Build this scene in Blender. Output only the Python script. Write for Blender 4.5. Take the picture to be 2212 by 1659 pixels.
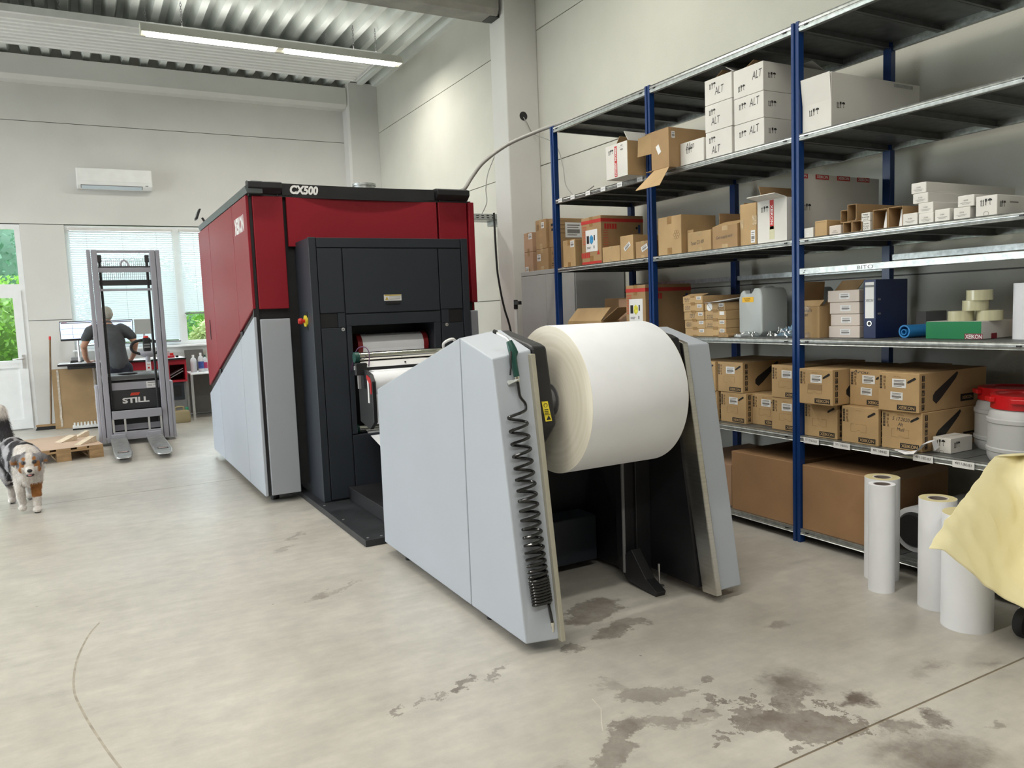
import bpy, bmesh, math, random
from math import pi, sin, cos, radians, sqrt
from mathutils import Vector, Matrix, Euler, noise

S = bpy.context.scene
COL = S.collection
for _o in list(bpy.data.objects):
    bpy.data.objects.remove(_o)
random.seed(11)

# ------------------------------------------------------------------ camera
yaw, pitch, roll = radians(28.6927), radians(-5.4438), radians(-2.2265)
f_ = Vector((sin(yaw) * cos(pitch), cos(yaw) * cos(pitch), sin(pitch)))
r0 = Vector((cos(yaw), -sin(yaw), 0))
u0 = r0.cross(f_)
R_ = r0 * cos(roll) + u0 * sin(roll)
U_ = u0 * cos(roll) - r0 * sin(roll)
cd = bpy.data.cameras.new('camera')
cam = bpy.data.objects.new('camera', cd)
COL.objects.link(cam)
cd.sensor_fit = 'HORIZONTAL'
cd.sensor_width = 36
cd.lens = 1676.41 / 2212 * 36
cd.clip_start = 0.05
cd.clip_end = 200
cam.matrix_world = Matrix(((R_.x, U_.x, -f_.x, 0), (R_.y, U_.y, -f_.y, 0), (R_.z, U_.z, -f_.z, 1.5), (0, 0, 0, 1)))
S.camera = cam

# ------------------------------------------------------------------ sky, exposure
W = bpy.data.worlds.new('overcast_sky')
S.world = W
W.use_nodes = True
bg = W.node_tree.nodes['Background']
bg.inputs[0].default_value = (0.86, 0.94, 1.0, 1)
bg.inputs[1].default_value = 10.0
S.view_settings.view_transform = 'Standard'
S.view_settings.look = 'None'
S.view_settings.exposure = 0.08
S.view_settings.gamma = 1
S.view_settings.use_curve_mapping = False
LAMP_W = 42.0           # watts of one luminaire
LAMP_COL = (1.0, 0.968, 0.90)

# ------------------------------------------------------------------ materials
MATS = {}


def mat(name, col, rough=0.6, metal=0.0, var=0.0, scale=8.0, bump=0.0, bscale=60.0, col2=None, spec=0.5, trans=0.0, alpha=1.0, stretch=None, coat=0.0):
    """procedural principled material: base colour varied by noise, fine relief by bump"""
    if name in MATS:
        return MATS[name]
    m = bpy.data.materials.new(name)
    m.use_nodes = True
    nt = m.node_tree
    N = nt.nodes
    L = nt.links
    b = N['Principled BSDF']
    b.inputs['Base Color'].default_value = (*col, 1)
    b.inputs['Roughness'].default_value = rough
    b.inputs['Metallic'].default_value = metal
    b.inputs['Specular IOR Level'].default_value = spec
    b.inputs['Transmission Weight'].default_value = trans
    b.inputs['Coat Weight'].default_value = coat
    tc = N.new('ShaderNodeTexCoord')
    src = tc.outputs['Object']
    if stretch:
        mp = N.new('ShaderNodeMapping')
        mp.inputs['Scale'].default_value = stretch
        L.new(src, mp.inputs['Vector'])
        src = mp.outputs['Vector']
    if var > 0 or col2:
        n = N.new('ShaderNodeTexNoise')
        n.inputs['Scale'].default_value = scale
        n.inputs['Detail'].default_value = 5
        L.new(src, n.inputs['Vector'])
        r = N.new('ShaderNodeValToRGB')
        c2 = col2 or tuple(max(0, c * (1 - var)) for c in col)
        c1 = col if col2 else tuple(min(1, c * (1 + var * 0.6)) for c in col)
        r.color_ramp.elements[0].position = 0.35
        r.color_ramp.elements[1].position = 0.65
        r.color_ramp.elements[0].color = (*c2, 1)
        r.color_ramp.elements[1].color = (*c1, 1)
        L.new(n.outputs['Fac'], r.inputs['Fac'])
        L.new(r.outputs['Color'], b.inputs['Base Color'])
    if bump > 0:
        n2 = N.new('ShaderNodeTexNoise')
        n2.inputs['Scale'].default_value = bscale
        n2.inputs['Detail'].default_value = 4
        L.new(src, n2.inputs['Vector'])
        bp = N.new('ShaderNodeBump')
        bp.inputs['Strength'].default_value = bump
        bp.inputs['Distance'].default_value = 0.01
        L.new(n2.outputs['Fac'], bp.inputs['Height'])
        L.new(bp.outputs['Normal'], b.inputs['Normal'])
    MATS[name] = m
    return m


def emit(name, col, strength):
    if name in MATS:
        return MATS[name]
    m = bpy.data.materials.new(name)
    m.use_nodes = True
    b = m.node_tree.nodes['Principled BSDF']
    b.inputs['Base Color'].default_value = (*col, 1)
    b.inputs['Emission Color'].default_value = (*col, 1)
    b.inputs['Emission Strength'].default_value = strength
    MATS[name] = m
    return m


def glassy(name, tint=(0.95, 0.98, 0.97), refl=0.08, rough=0.02):
    """thin pane: mostly transparent with a weak reflection"""
    if name in MATS:
        return MATS[name]
    m = bpy.data.materials.new(name)
    m.use_nodes = True
    nt = m.node_tree
    N = nt.nodes
    L = nt.links
    N.remove(N['Principled BSDF'])
    t = N.new('ShaderNodeBsdfTransparent')
    t.inputs[0].default_value = (*tint, 1)
    g = N.new('ShaderNodeBsdfGlossy')
    g.inputs['Roughness'].default_value = rough
    mx = N.new('ShaderNodeMixShader')
    mx.inputs[0].default_value = refl
    L.new(t.outputs[0], mx.inputs[1])
    L.new(g.outputs[0], mx.inputs[2])
    L.new(mx.outputs[0], N['Material Output'].inputs[0])
    MATS[name] = m
    return m


def translucent(name, col, fac=0.5, rough=0.5):
    if name in MATS:
        return MATS[name]
    m = bpy.data.materials.new(name)
    m.use_nodes = True
    nt = m.node_tree
    N = nt.nodes
    L = nt.links
    b = N['Principled BSDF']
    b.inputs['Base Color'].default_value = (*col, 1)
    b.inputs['Roughness'].default_value = rough
    t = N.new('ShaderNodeBsdfTranslucent')
    t.inputs[0].default_value = (*col, 1)
    mx = N.new('ShaderNodeMixShader')
    mx.inputs[0].default_value = fac
    L.new(b.outputs[0], mx.inputs[1])
    L.new(t.outputs[0], mx.inputs[2])
    L.new(mx.outputs[0], N['Material Output'].inputs[0])
    MATS[name] = m
    return m


M_wall = mat('painted concrete', (0.66, 0.655, 0.63), 0.8, var=0.05, scale=1.2, bump=0.12, bscale=90)
M_wallr = mat('painted concrete side', (0.61, 0.605, 0.54), 0.8, var=0.05, scale=1.2, bump=0.12, bscale=90)  # yellower than the far wall: warm lamp light put into the colour
M_joint = mat('wall joint', (0.16, 0.155, 0.15), 0.9)
M_conc = mat('bare concrete beam', (0.36, 0.35, 0.32), 0.9, var=0.16, scale=4, bump=0.25, bscale=40)
M_sheet = mat('coated steel sheet', (0.74, 0.78, 0.75), 0.5, var=0.05, scale=3)
M_white = mat('white enamel', (0.80, 0.81, 0.80), 0.4, var=0.03)
M_pvc = mat('white window profile', (0.80, 0.82, 0.83), 0.35, var=0.03)
M_card = mat('brown cardboard', (0.37, 0.235, 0.115), 0.75, var=0.10, scale=5, bump=0.06, bscale=120)
M_card2 = mat('pale cardboard', (0.47, 0.315, 0.155), 0.75, var=0.09, scale=5, bump=0.06, bscale=120)
M_card3 = mat('dark cardboard', (0.36, 0.205, 0.10), 0.75, var=0.12, scale=3, bump=0.08, bscale=80)
M_cardin = mat('cardboard inside', (0.30, 0.19, 0.095), 0.85, var=0.12, scale=5)
M_wbox = mat('white carton', (0.70, 0.68, 0.64), 0.6, var=0.05, scale=4, bump=0.04, bscale=100)
M_pink = mat('pinkish carton', (0.66, 0.58, 0.52), 0.6, var=0.05, scale=4)
M_tape = mat('brown packing tape', (0.33, 0.20, 0.085), 0.25, var=0.15, scale=20, bump=0.15, bscale=50)
M_ctape = mat('clear packing tape', (0.50, 0.37, 0.21), 0.12, var=0.12, scale=30, bump=0.3, bscale=40)
M_ink = mat('black print', (0.015, 0.014, 0.014), 0.6, var=0.1)
M_inkg = mat('grey print', (0.22, 0.21, 0.20), 0.6, var=0.1)
M_inkp = mat('marker pen', (0.06, 0.055, 0.06), 0.5, var=0.1)
M_inkb = mat('faint brown print', (0.24, 0.145, 0.065), 0.7, var=0.1)
M_inkr = mat('red print', (0.52, 0.035, 0.03), 0.6, var=0.1)
M_inko = mat('faded red print', (0.47, 0.13, 0.07), 0.7, var=0.15)
M_label = mat('paper label', (0.80, 0.80, 0.80), 0.5, var=0.03)
M_paper = mat('white paper', (0.85, 0.865, 0.905), 0.7, var=0.02, bump=0.03, bscale=30)
M_rollend = mat('cream roll edge', (0.74, 0.70, 0.57), 0.75, var=0.05)
M_grey = mat('light grey panel', (0.42, 0.455, 0.51), 0.45, var=0.02, scale=2, bump=0.05, bscale=400)
M_grey2 = mat('mid grey panel', (0.37, 0.395, 0.44), 0.45, var=0.02, scale=2, bump=0.05, bscale=400)
M_red = mat('dark red panel', (0.25, 0.012, 0.022), 0.40, var=0.03, scale=2, bump=0.04, bscale=400, spec=0.3)
M_dark = mat('anthracite panel', (0.020, 0.026, 0.036), 0.5, var=0.05, scale=3, bump=0.04, bscale=400)
M_black = mat('black metal', (0.012, 0.012, 0.014), 0.45, var=0.2, scale=6)
M_rubber = mat('black rubber', (0.014, 0.014, 0.015), 0.75, var=0.2, scale=20)
M_roof = mat('dark roof trim', (0.085, 0.10, 0.102), 0.4, var=0.06)
M_steel = mat('brushed steel', (0.62, 0.60, 0.55), 0.32, 1.0, var=0.10, scale=6, stretch=(1, 1, 30))
M_chrome = mat('polished steel', (0.75, 0.73, 0.66), 0.15, 1.0, var=0.05, scale=20, stretch=(1, 20, 20))
M_zinc = mat('galvanised steel', (0.48, 0.50, 0.49), 0.38, 0.85, var=0.22, scale=38, bump=0.04, bscale=80)
M_zincd = mat('shaded galvanised shelf', (0.17, 0.18, 0.178), 0.5, 0.6, var=0.15, scale=16)  # darker than the beam zinc: shade under the shelves put into the colour
M_alu = mat('aluminium', (0.7, 0.7, 0.7), 0.35, 0.9, var=0.05)
M_blue = mat('blue post', (0.004, 0.035, 0.155), 0.32, var=0.08, scale=4)
M_beige = mat('beige trim', (0.44, 0.42, 0.34), 0.4, 0.3, var=0.05)
M_plast = mat('grey plastic', (0.20, 0.20, 0.205), 0.5, var=0.06)
M_yellow = mat('yellow label', (0.78, 0.64, 0.04), 0.5, var=0.05)
M_green = mat('green plastic', (0.012, 0.07, 0.055), 0.4, var=0.1)

# ------------------------------------------------------------------ mesh builder


class MB:
    def __init__(s):
        s.v = []
        s.f = []

    def box(s, x0, x1, y0, y1, z0, z1):
        n = len(s.v)
        s.v += [(x, y, z) for x in (x0, x1) for y in (y0, y1) for z in (z0, z1)]
        s.f += [tuple(n + i for i in q) for q in ((0, 1, 3, 2), (4, 6, 7, 5), (0, 4, 5, 1), (2, 3, 7, 6), (0, 2, 6, 4), (1, 5, 7, 3))]
        return s

    def prism(s, pts, ax, a, b):
        n = len(s.v)
        k = len(pts)
        for t in (a, b):
            for p, q in pts:
                s.v.append({'X': (t, p, q), 'Y': (p, t, q), 'Z': (p, q, t)}[ax])
        s.f.append(tuple(range(n, n + k)))
        s.f.append(tuple(range(n + 2 * k - 1, n + k - 1, -1)))
        for i in range(k):
            j = (i + 1) % k
            s.f.append((n + i, n + j, n + k + j, n + k + i))
        return s

    def poly(s, pts):
        n = len(s.v)
        s.v += [tuple(p) for p in pts]
        s.f.append(tuple(range(n, n + len(pts))))
        return s

    def slab(s, pts, d):
        """a flat polygon given thickness along vector d"""
        n = len(s.v)
        k = len(pts)
        d = Vector(d)
        s.v += [tuple(p) for p in pts] + [tuple(Vector(p) + d) for p in pts]
        s.f.append(tuple(range(n, n + k)))
        s.f.append(tuple(range(n + 2 * k - 1, n + k - 1, -1)))
        for i in range(k):
            j = (i + 1) % k
            s.f.append((n + i, n + j, n + k + j, n + k + i))
        return s

    def tube(s, path, r, n=8, caps=True, closed=False):
        path = [Vector(p) for p in path]
        m = len(path)
        rs = r if isinstance(r, (list, tuple)) else [r] * m
        base = len(s.v)
        prev = None
        for i, p in enumerate(path):
            if closed:
                t = path[(i + 1) % m] - path[i - 1]
            else:
                t = path[min(i + 1, m - 1)] - path[max(i - 1, 0)]
            t.normalize()
            if prev is None:
                a = Vector((0, 0, 1)) if abs(t.z) < 0.9 else Vector((1, 0, 0))
                u = t.cross(a).normalized()
            else:
                u = (prev - t * prev.dot(t)).normalized()
            prev = u
            w = t.cross(u)
            for k in range(n):
                an = 2 * pi * k / n
                s.v.append(tuple(p + (u * cos(an) + w * sin(an)) * rs[i]))
        for i in range(m if closed else m - 1):
            i2 = (i + 1) % m
            for k in range(n):
                k2 = (k + 1) % n
                s.f.append((base + i * n + k, base + i * n + k2, base + i2 * n + k2, base + i2 * n + k))
        if caps and not closed:
            s.f.append(tuple(base + k for k in range(n - 1, -1, -1)))
            s.f.append(tuple(base + (m - 1) * n + k for k in range(n)))
        return s

    def cyl(s, p, q, r, n=20):
        return s.tube([p, q], r, n)

    def lathe(s, prof, c=(0, 0, 0), n=32, ax='Z', close=True):
        base = len(s.v)
        m = len(prof)
        for i in range(n):
            a = 2 * pi * i / n
            for r, z in prof:
                if ax == 'Z':
                    s.v.append((c[0] + r * cos(a), c[1] + r * sin(a), c[2] + z))
                elif ax == 'X':
                    s.v.append((c[0] + z, c[1] + r * cos(a), c[2] + r * sin(a)))
                else:
                    s.v.append((c[0] + r * cos(a), c[1] + z, c[2] + r * sin(a)))
        for i in range(n):
            j = (i + 1) % n
            for k in range(m if close else m - 1):
                k2 = (k + 1) % m
                s.f.append((base + i * m + k, base + j * m + k, base + j * m + k2, base + i * m + k2))
        return s

    def ell(s, c, rx, ry, rz, n=16, m=10, rot=None):
        base = len(s.v)
        c = Vector(c)
        E = Euler(rot).to_matrix() if rot else Matrix.Identity(3)
        for i in range(m + 1):
            th = pi * i / m
            for k in range(n):
                ph = 2 * pi * k / n
                s.v.append(tuple(c + E @ Vector((rx * sin(th) * cos(ph), ry * sin(th) * sin(ph), rz * cos(th)))))
        for i in range(m):
            for k in range(n):
                k2 = (k + 1) % n
                s.f.append((base + i * n + k, base + (i + 1) * n + k, base + (i + 1) * n + k2, base + i * n + k2))
        return s

    def mesh(s, name, bevel=0, smooth=False, seg=2, merge=True):
        me = bpy.data.meshes.new(name)
        me.from_pydata(s.v, [], s.f)
        bm = bmesh.new()
        bm.from_mesh(me)
        if merge:
            bmesh.ops.remove_doubles(bm, verts=bm.verts, dist=1e-6)
        bmesh.ops.recalc_face_normals(bm, faces=bm.faces)
        if bevel > 0:
            ed = [e for e in bm.edges if len(e.link_faces) == 2 and e.calc_face_angle(0) > 0.5]
            bmesh.ops.bevel(bm, geom=ed, offset=bevel, segments=seg, profile=0.5, affect='EDGES', clamp_overlap=True)
        bm.to_mesh(me)
        bm.free()
        if smooth:
            for p in me.polygons:
                p.use_smooth = True
            try:
                me.set_sharp_from_angle(angle=radians(38))
            except Exception:
                pass
        return me

    def build(s, name, m, parent=None, bevel=0, smooth=False, seg=2):
        return place(name, s.mesh(name, bevel, smooth, seg), m, parent)


def place(name, me, m, parent=None, loc=None, matrix=None):
    o = bpy.data.objects.new(name, me)
    COL.objects.link(o)
    if m is not None and len(me.materials) == 0:
        me.materials.append(m)
    if parent is not None:
        o.parent = parent
    if matrix is not None:
        o.matrix_local = matrix
    elif loc is not None:
        o.location = loc
    return o


def tag(o, label, cat, group=None):
    o['label'] = label
    o['category'] = cat
    if group:
        o['group'] = group
    return o


def thing(name, label, cat, group=None):
    o = bpy.data.objects.new(name, None)
    o.empty_display_size = 0.1
    COL.objects.link(o)
    return tag(o, label, cat, group)


def struct(o, label=None):
    o['kind'] = 'structure'
    if label:
        o['label'] = label
    return o


def settle(root, loc, rz=0.0, local=False):
    """move the empty to the base of the thing; parts built in world space keep their place"""
    loc = Vector(loc)
    if not local:
        for ch in COL.objects:
            if ch.parent is root:
                ch.location = ch.location - loc
    root.location = loc
    root.rotation_euler = (0, 0, rz)
    return root


def dup(root, parent=None):
    c = root.copy()
    COL.objects.link(c)
    c.parent = parent
    for ch in [o for o in COL.objects if o.parent is root]:
        dup(ch, c)
    return c


def box(*a):
    return MB().box(*a)


# ---- flat print: text and pictograms as thin meshes lying in the xy plane
TXT = {}


def text_mesh(s, w=None, h=None, bold=0.0, shear=0.0, italic=False):
    key = (s, w, h, bold, shear)
    if key in TXT:
        return TXT[key]
    c = bpy.data.curves.new('txt', 'FONT')
    c.body = s
    c.align_x = 'CENTER'
    c.align_y = 'CENTER'
    c.resolution_u = 3
    c.offset = bold
    c.shear = shear
    o = bpy.data.objects.new('txt', c)
    COL.objects.link(o)
    dg = bpy.context.evaluated_depsgraph_get()
    me = bpy.data.meshes.new_from_object(o.evaluated_get(dg))
    bpy.data.objects.remove(o)
    bpy.data.curves.remove(c)
    me.name = 'lettering'
    me.materials.clear()
    xs = [v.co.x for v in me.vertices]
    ys = [v.co.y for v in me.vertices]
    W_, H_ = max(xs) - min(xs), max(ys) - min(ys)
    sx = w / W_ if w else None
    sy = h / H_ if h else None
    sx = sx or sy
    sy = sy or sx
    cx, cy = (max(xs) + min(xs)) / 2, (max(ys) + min(ys)) / 2
    for v in me.vertices:
        v.co = ((v.co.x - cx) * sx, (v.co.y - cy) * sy, 0)
    TXT[key] = me
    return me


def rects(rs, t=0.0004):
    """several flat rectangles (x0,x1,y0,y1) as one thin mesh"""
    b = MB()
    for x0, x1, y0, y1 in rs:
        b.box(x0, x1, y0, y1, 0, t)
    return b.mesh('print', merge=False)


def fmat(face, pos):
    """frame of a face: 'F' looks to -x (x axis runs to -y), 'S' looks to -y, 'T' looks up (reads from -x side)"""
    if face == 'F':
        A = ((0, 0, -1), (-1, 0, 0), (0, 1, 0))
    elif face == 'S':
        A = ((1, 0, 0), (0, 0, -1), (0, 1, 0))
    else:
        A = ((0, 1, 0), (-1, 0, 0), (0, 0, 1))
    m = Matrix(A).to_4x4()
    m.translation = Vector(pos)
    return m


def decal(parent, name, me, m, face, pos, rot=0.0, scale=None):
    mm = fmat(face, pos) @ Matrix.Rotation(rot, 4, 'Z')
    if scale:
        mm = mm @ Matrix.Diagonal((scale[0], scale[1], 1, 1))
    o = place(name, me, m, parent, matrix=mm)
    if name in ('print', 'label_print', 'grid_lines', 'stamp'):
        o['kind'] = 'stuff'
    return o


def symbols_mesh():
    """two up arrows, a wine glass and an umbrella, 1 wide and 0.55 high"""
    b = MB()
    t = 0.0006
    for x in (0.06, 0.24):
        b.prism([(x - 0.025, 0.0), (x + 0.025, 0.0), (x + 0.025, 0.36), (x + 0.06, 0.36), (x, 0.52), (x - 0.06, 0.36), (x - 0.025, 0.36)], 'Z', 0, t)
    b.box(0.0, 0.30, -0.03, 0.0, 0, t)
    g = 0.47
    b.prism([(g - 0.09, 0.55), (g - 0.085, 0.36), (g - 0.03, 0.27), (g - 0.018, 0.03), (g - 0.08, 0.0), (g + 0.08, 0.0), (g + 0.018, 0.03), (g + 0.03, 0.27), (g + 0.085, 0.36), (g + 0.09, 0.55)], 'Z', 0, t)
    u = 0.81
    b.prism([(u + 0.19 * cos(a), 0.36 + 0.19 * sin(a)) for a in [pi * i / 8 for i in range(9)]], 'Z', 0, t)
    b.prism([(u - 0.012, 0.36), (u - 0.012, 0.03), (u + 0.05, 0.0), (u + 0.07, 0.05), (u + 0.05, 0.05), (u + 0.012, 0.05), (u + 0.012, 0.36)], 'Z', 0, t)
    me = b.mesh('handling_symbols', merge=False)
    for v in me.vertices:
        v.co.x -= 0.5
        v.co.y -= 0.27
    return me


SYM = symbols_mesh()
# ================================================================== STRUCTURE
XW, YW, XL, YB = 4.82, 13.6, -8.0, -9.0


def floor_material():
    m = bpy.data.materials.new('worn concrete floor')
    m.use_nodes = True
    nt = m.node_tree
    N = nt.nodes
    L = nt.links
    b = N['Principled BSDF']
    tc = N.new('ShaderNodeTexCoord')
    P = tc.outputs['Object']

    def noise(scale, det=5, rough=0.55, vec=P):
        n = N.new('ShaderNodeTexNoise')
        n.inputs['Scale'].default_value = scale
        n.inputs['Detail'].default_value = det
        n.inputs['Roughness'].default_value = rough
        L.new(vec, n.inputs['Vector'])
        return n

    def ramp(src, p0, p1, c0, c1):
        r = N.new('ShaderNodeValToRGB')
        r.color_ramp.elements[0].position = p0
        r.color_ramp.elements[1].position = p1
        r.color_ramp.elements[0].color = (*c0, 1)
        r.color_ramp.elements[1].color = (*c1, 1)
        L.new(src, r.inputs['Fac'])
        return r.outputs['Color']

    def mix(fac, a, c, mode='MIX'):
        x = N.new('ShaderNodeMix')
        x.data_type = 'RGBA'
        x.blend_type = mode
        if isinstance(fac, float):
            x.inputs['Factor'].default_value = fac
        else:
            L.new(fac, x.inputs['Factor'])
        for s, v in ((6, a), (7, c)):
            if isinstance(v, tuple):
                x.inputs[s].default_value = (*v, 1)
            else:
                L.new(v, x.inputs[s])
        return x.outputs[2]

    base = ramp(noise(0.9, 6).outputs['Fac'], 0.3, 0.7, (0.46, 0.435, 0.39), (0.56, 0.535, 0.49))
    fine = ramp(noise(7, 8, 0.7).outputs['Fac'], 0.3, 0.72, (0.82, 0.82, 0.82), (1.06, 1.05, 1.04))
    col = mix(1.0, base, fine, 'MULTIPLY')
    # trowel streaks
    mp = N.new('ShaderNodeMapping')
    mp.inputs['Scale'].default_value = (2.0, 9.0, 1)
    mp.inputs['Rotation'].default_value = (0, 0, 0.5)
    L.new(P, mp.inputs['Vector'])
    st = ramp(noise(1.6, 6, 0.65, mp.outputs['Vector']).outputs['Fac'], 0.35, 0.7, (0.90, 0.90, 0.90), (1.04, 1.04, 1.03))
    col = mix(1.0, col, st, 'MULTIPLY')
    # dark specks
    v = N.new('ShaderNodeTexVoronoi')
    v.inputs['Scale'].default_value = 6.5
    v.inputs['Randomness'].default_value = 1.0
    L.new(P, v.inputs['Vector'])
    sp = N.new('ShaderNodeMath')
    sp.operation = 'LESS_THAN'
    L.new(v.outputs['Distance'], sp.inputs[0])
    sp.inputs[1].default_value = 0.045
    gate = N.new('ShaderNodeMath')
    gate.operation = 'GREATER_THAN'
    sep = N.new('ShaderNodeSeparateColor')
    L.new(v.outputs['Color'], sep.inputs[0])
    L.new(sep.outputs[0], gate.inputs[0])
    gate.inputs[1].default_value = 0.72
    sg = N.new('ShaderNodeMath')
    sg.operation = 'MULTIPLY'
    L.new(sp.outputs[0], sg.inputs[0])
    L.new(gate.outputs[0], sg.inputs[1])
    sgm = N.new('ShaderNodeMath')
    sgm.operation = 'MULTIPLY'
    L.new(sg.outputs[0], sgm.inputs[0])
    sgm.inputs[1].default_value = 0.55
    col = mix(sgm.outputs[0], col, (0.12, 0.10, 0.085))
    # stains: warped ellipses (x, y, rx, ry, angle, strength, softness)
    wn = noise(8.0, 8, 0.72)
    wv = N.new('ShaderNodeVectorMath')
    wv.operation = 'MULTIPLY_ADD'
    L.new(wn.outputs['Color'], wv.inputs[0])
    wv.inputs[1].default_value = (0.30, 0.30, 0)
    cv = N.new('ShaderNodeVectorMath')
    cv.operation = 'SUBTRACT'
    L.new(P, cv.inputs[0])
    cv.inputs[1].default_value = (0.15, 0.15, 0)
    L.new(cv.outputs[0], wv.inputs[2])
    WP = wv.outputs[0]
    stains = [(1.81, 2.29, .15, .055, -0.45, .55, .12), (1.73, 2.42, .09, .04, -0.9, .35, .3), (2.31, 2.06, .14, .11, .3, .8, .5),
              (2.43, 1.82, .085, .062, .2, 1.0, .45), (2.10, 1.83, .15, .09, -0.85, .85, .05), (2.20, 1.76, .12, .06, -0.7, .8, .05), (2.20, 1.95, .07, .05, .4, .6, .1), (2.02, 1.98, .05, .05, 0, .7, .05),
              (2.53, 1.60, .075, .055, .3, .95, .35), (2.39, 1.63, .07, .055, .2, .8, .4), (2.33, 1.46, .24, .16, -0.5, .85, .5),
              (2.91, 1.85, .10, .075, .2, .75, .7), (2.80, 1.83, .07, .05, .2, .4, .6), (3.10, 1.73, .09, .05, -.2, .6, .7),
              (1.49, 2.07, .20, .045, .62, .75, .2), (1.73, 2.10, .10, .04, -.5, .5, .2), (1.87, 2.06, .11, .04, .45, .4, .2), (1.62, 2.13, .04, .03, 0, .6, .1),
              (2.71, 2.47, .08, .035, -.2, .45, .4), (2.10, 3.09, .17, .10, .4, .8, .15), (2.05, 2.84, .10, .055, .3, .75, .2), (2.19, 2.87, .08, .05, -.4, .6, .2), (1.80, 2.80, .05, .03, 0, .7, .2),
              (2.65, 1.47, .04, .025, 0, .6, .3), (2.07, 2.28, .035, .025, 0, .7, .1), (1.95, 2.22, .03, .02, 0, .6, .1),
              (1.22, 2.74, .06, .028, .7, .85, .1), (1.05, 2.72, .04, .016, .7, .7, .1), (1.12, 2.73, .03, .014, .7, .7, .1), (1.40, 2.78, .09, .016, .7, .6, .2), (0.93, 2.69, .04, .018, .6, .7, .1),
              (1.19, 5.35, .12, .022, .9, .5, .2), (1.03, 5.1, .10, .02, .6, .4, .2), (1.0, 4.1, .08, .03, .5, .55, .3), (1.15, 4.15, .16, .022, .5, .4, .3), (1.27, 2.05, .05, .03, 0, .35, .5)]
    rs_ = random.Random(4)
    for _ in range(26):
        a_, q_ = rs_.uniform(0, 6.28), rs_.uniform(.10, .32)
        stains.append((2.10 + q_ * cos(a_) * 1.0 - .03, 1.93 + q_ * sin(a_) * .75, rs_.uniform(.010, .030), rs_.uniform(.008, .020), rs_.uniform(0, 3), .8, .05))
    acc = None
    for (x, y, rx, ry, an, stg, soft) in stains:
        k = N.new('ShaderNodeMapping')
        k.vector_type = 'TEXTURE'
        k.inputs['Location'].default_value = (x, y, 0)
        k.inputs['Rotation'].default_value = (0, 0, an)
        k.inputs['Scale'].default_value = (rx * 1.25, ry * 1.25, 1)
        L.new(WP, k.inputs['Vector'])
        g = N.new('ShaderNodeTexGradient')
        g.gradient_type = 'SPHERICAL'
        L.new(k.outputs[0], g.inputs['Vector'])
        r = N.new('ShaderNodeMapRange')
        r.interpolation_type = 'SMOOTHSTEP'
        r.inputs['From Min'].default_value = 0.05
        r.inputs['From Max'].default_value = 0.05 + max(soft, 0.03) * 1.5
        r.inputs['To Max'].default_value = stg
        L.new(g.outputs['Fac'], r.inputs['Value'])
        if acc is None:
            acc = r.outputs[0]
        else:
            mx = N.new('ShaderNodeMath')
            mx.operation = 'MAXIMUM'
            L.new(acc, mx.inputs[0])
            L.new(r.outputs[0], mx.inputs[1])
            acc = mx.outputs[0]
    sm = N.new('ShaderNodeMath')
    sm.operation = 'MULTIPLY'
    L.new(acc, sm.inputs[0])
    sn = N.new('ShaderNodeMapRange')
    L.new(noise(9, 7, .7).outputs['Fac'], sn.inputs['Value'])
    sn.inputs['From Min'].default_value = .35
    sn.inputs['From Max'].default_value = .62
    sn.inputs['To Min'].default_value = .6
    sn.inputs['To Max'].default_value = 1.0
    L.new(sn.outputs[0], sm.inputs[1])
    col = mix(sm.outputs[0], col, (0.125, 0.10, 0.082))
    # fine scratches
    L.new(col, b.inputs['Base Color'])
    rr = N.new('ShaderNodeMapRange')
    L.new(noise(2.2, 5).outputs['Fac'], rr.inputs['Value'])
    rr.inputs['To Min'].default_value = 0.24
    rr.inputs['To Max'].default_value = 0.50
    L.new(rr.outputs[0], b.inputs['Roughness'])
    bp = N.new('ShaderNodeBump')
    bp.inputs['Strength'].default_value = 0.06
    bp.inputs['Distance'].default_value = 0.01
    L.new(noise(40, 6).outputs['Fac'], bp.inputs['Height'])
    L.new(bp.outputs[0], b.inputs['Normal'])
    return m


M_floor = floor_material()
fl = struct(box(XL, XW + 0.3, YB, YW + 0.2, -0.25, -0.006).build('floor', mat('joint sealant', (0.36, 0.27, 0.17), 0.9, var=0.2, scale=12)), 'pale worn concrete hall floor')
for ya, yb in ((YB, 1.688), (1.697, 7.655), (7.663, YW)):
    box(XL, XW, ya, yb, -0.02, 0).build('slab', M_floor, fl)


def ribbon(pts, w, z=0.0006):
    b = MB()
    for i in range(len(pts) - 1):
        p, q = Vector((*pts[i], z)), Vector((*pts[i + 1], z))
        d = (q - p).normalized()
        n = Vector((-d.y, d.x, 0)) * w / 2
        b.poly([p - n, q - n, q + n, p + n])
    return b


def smoothpath(pts, k=6):
    out = []
    P = [Vector(p) for p in pts]
    for i in range(len(P) - 1):
        a, b, c, d = P[max(i - 1, 0)], P[i], P[i + 1], P[min(i + 2, len(P) - 1)]
        for j in range(k):
            t = j / k
            out.append(0.5 * ((2 * b) + (c - a) * t + (2 * a - 5 * b + 4 * c - d) * t * t + (3 * b - a - 3 * c + d) * t ** 3))
    out.append(P[-1])
    return out


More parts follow.
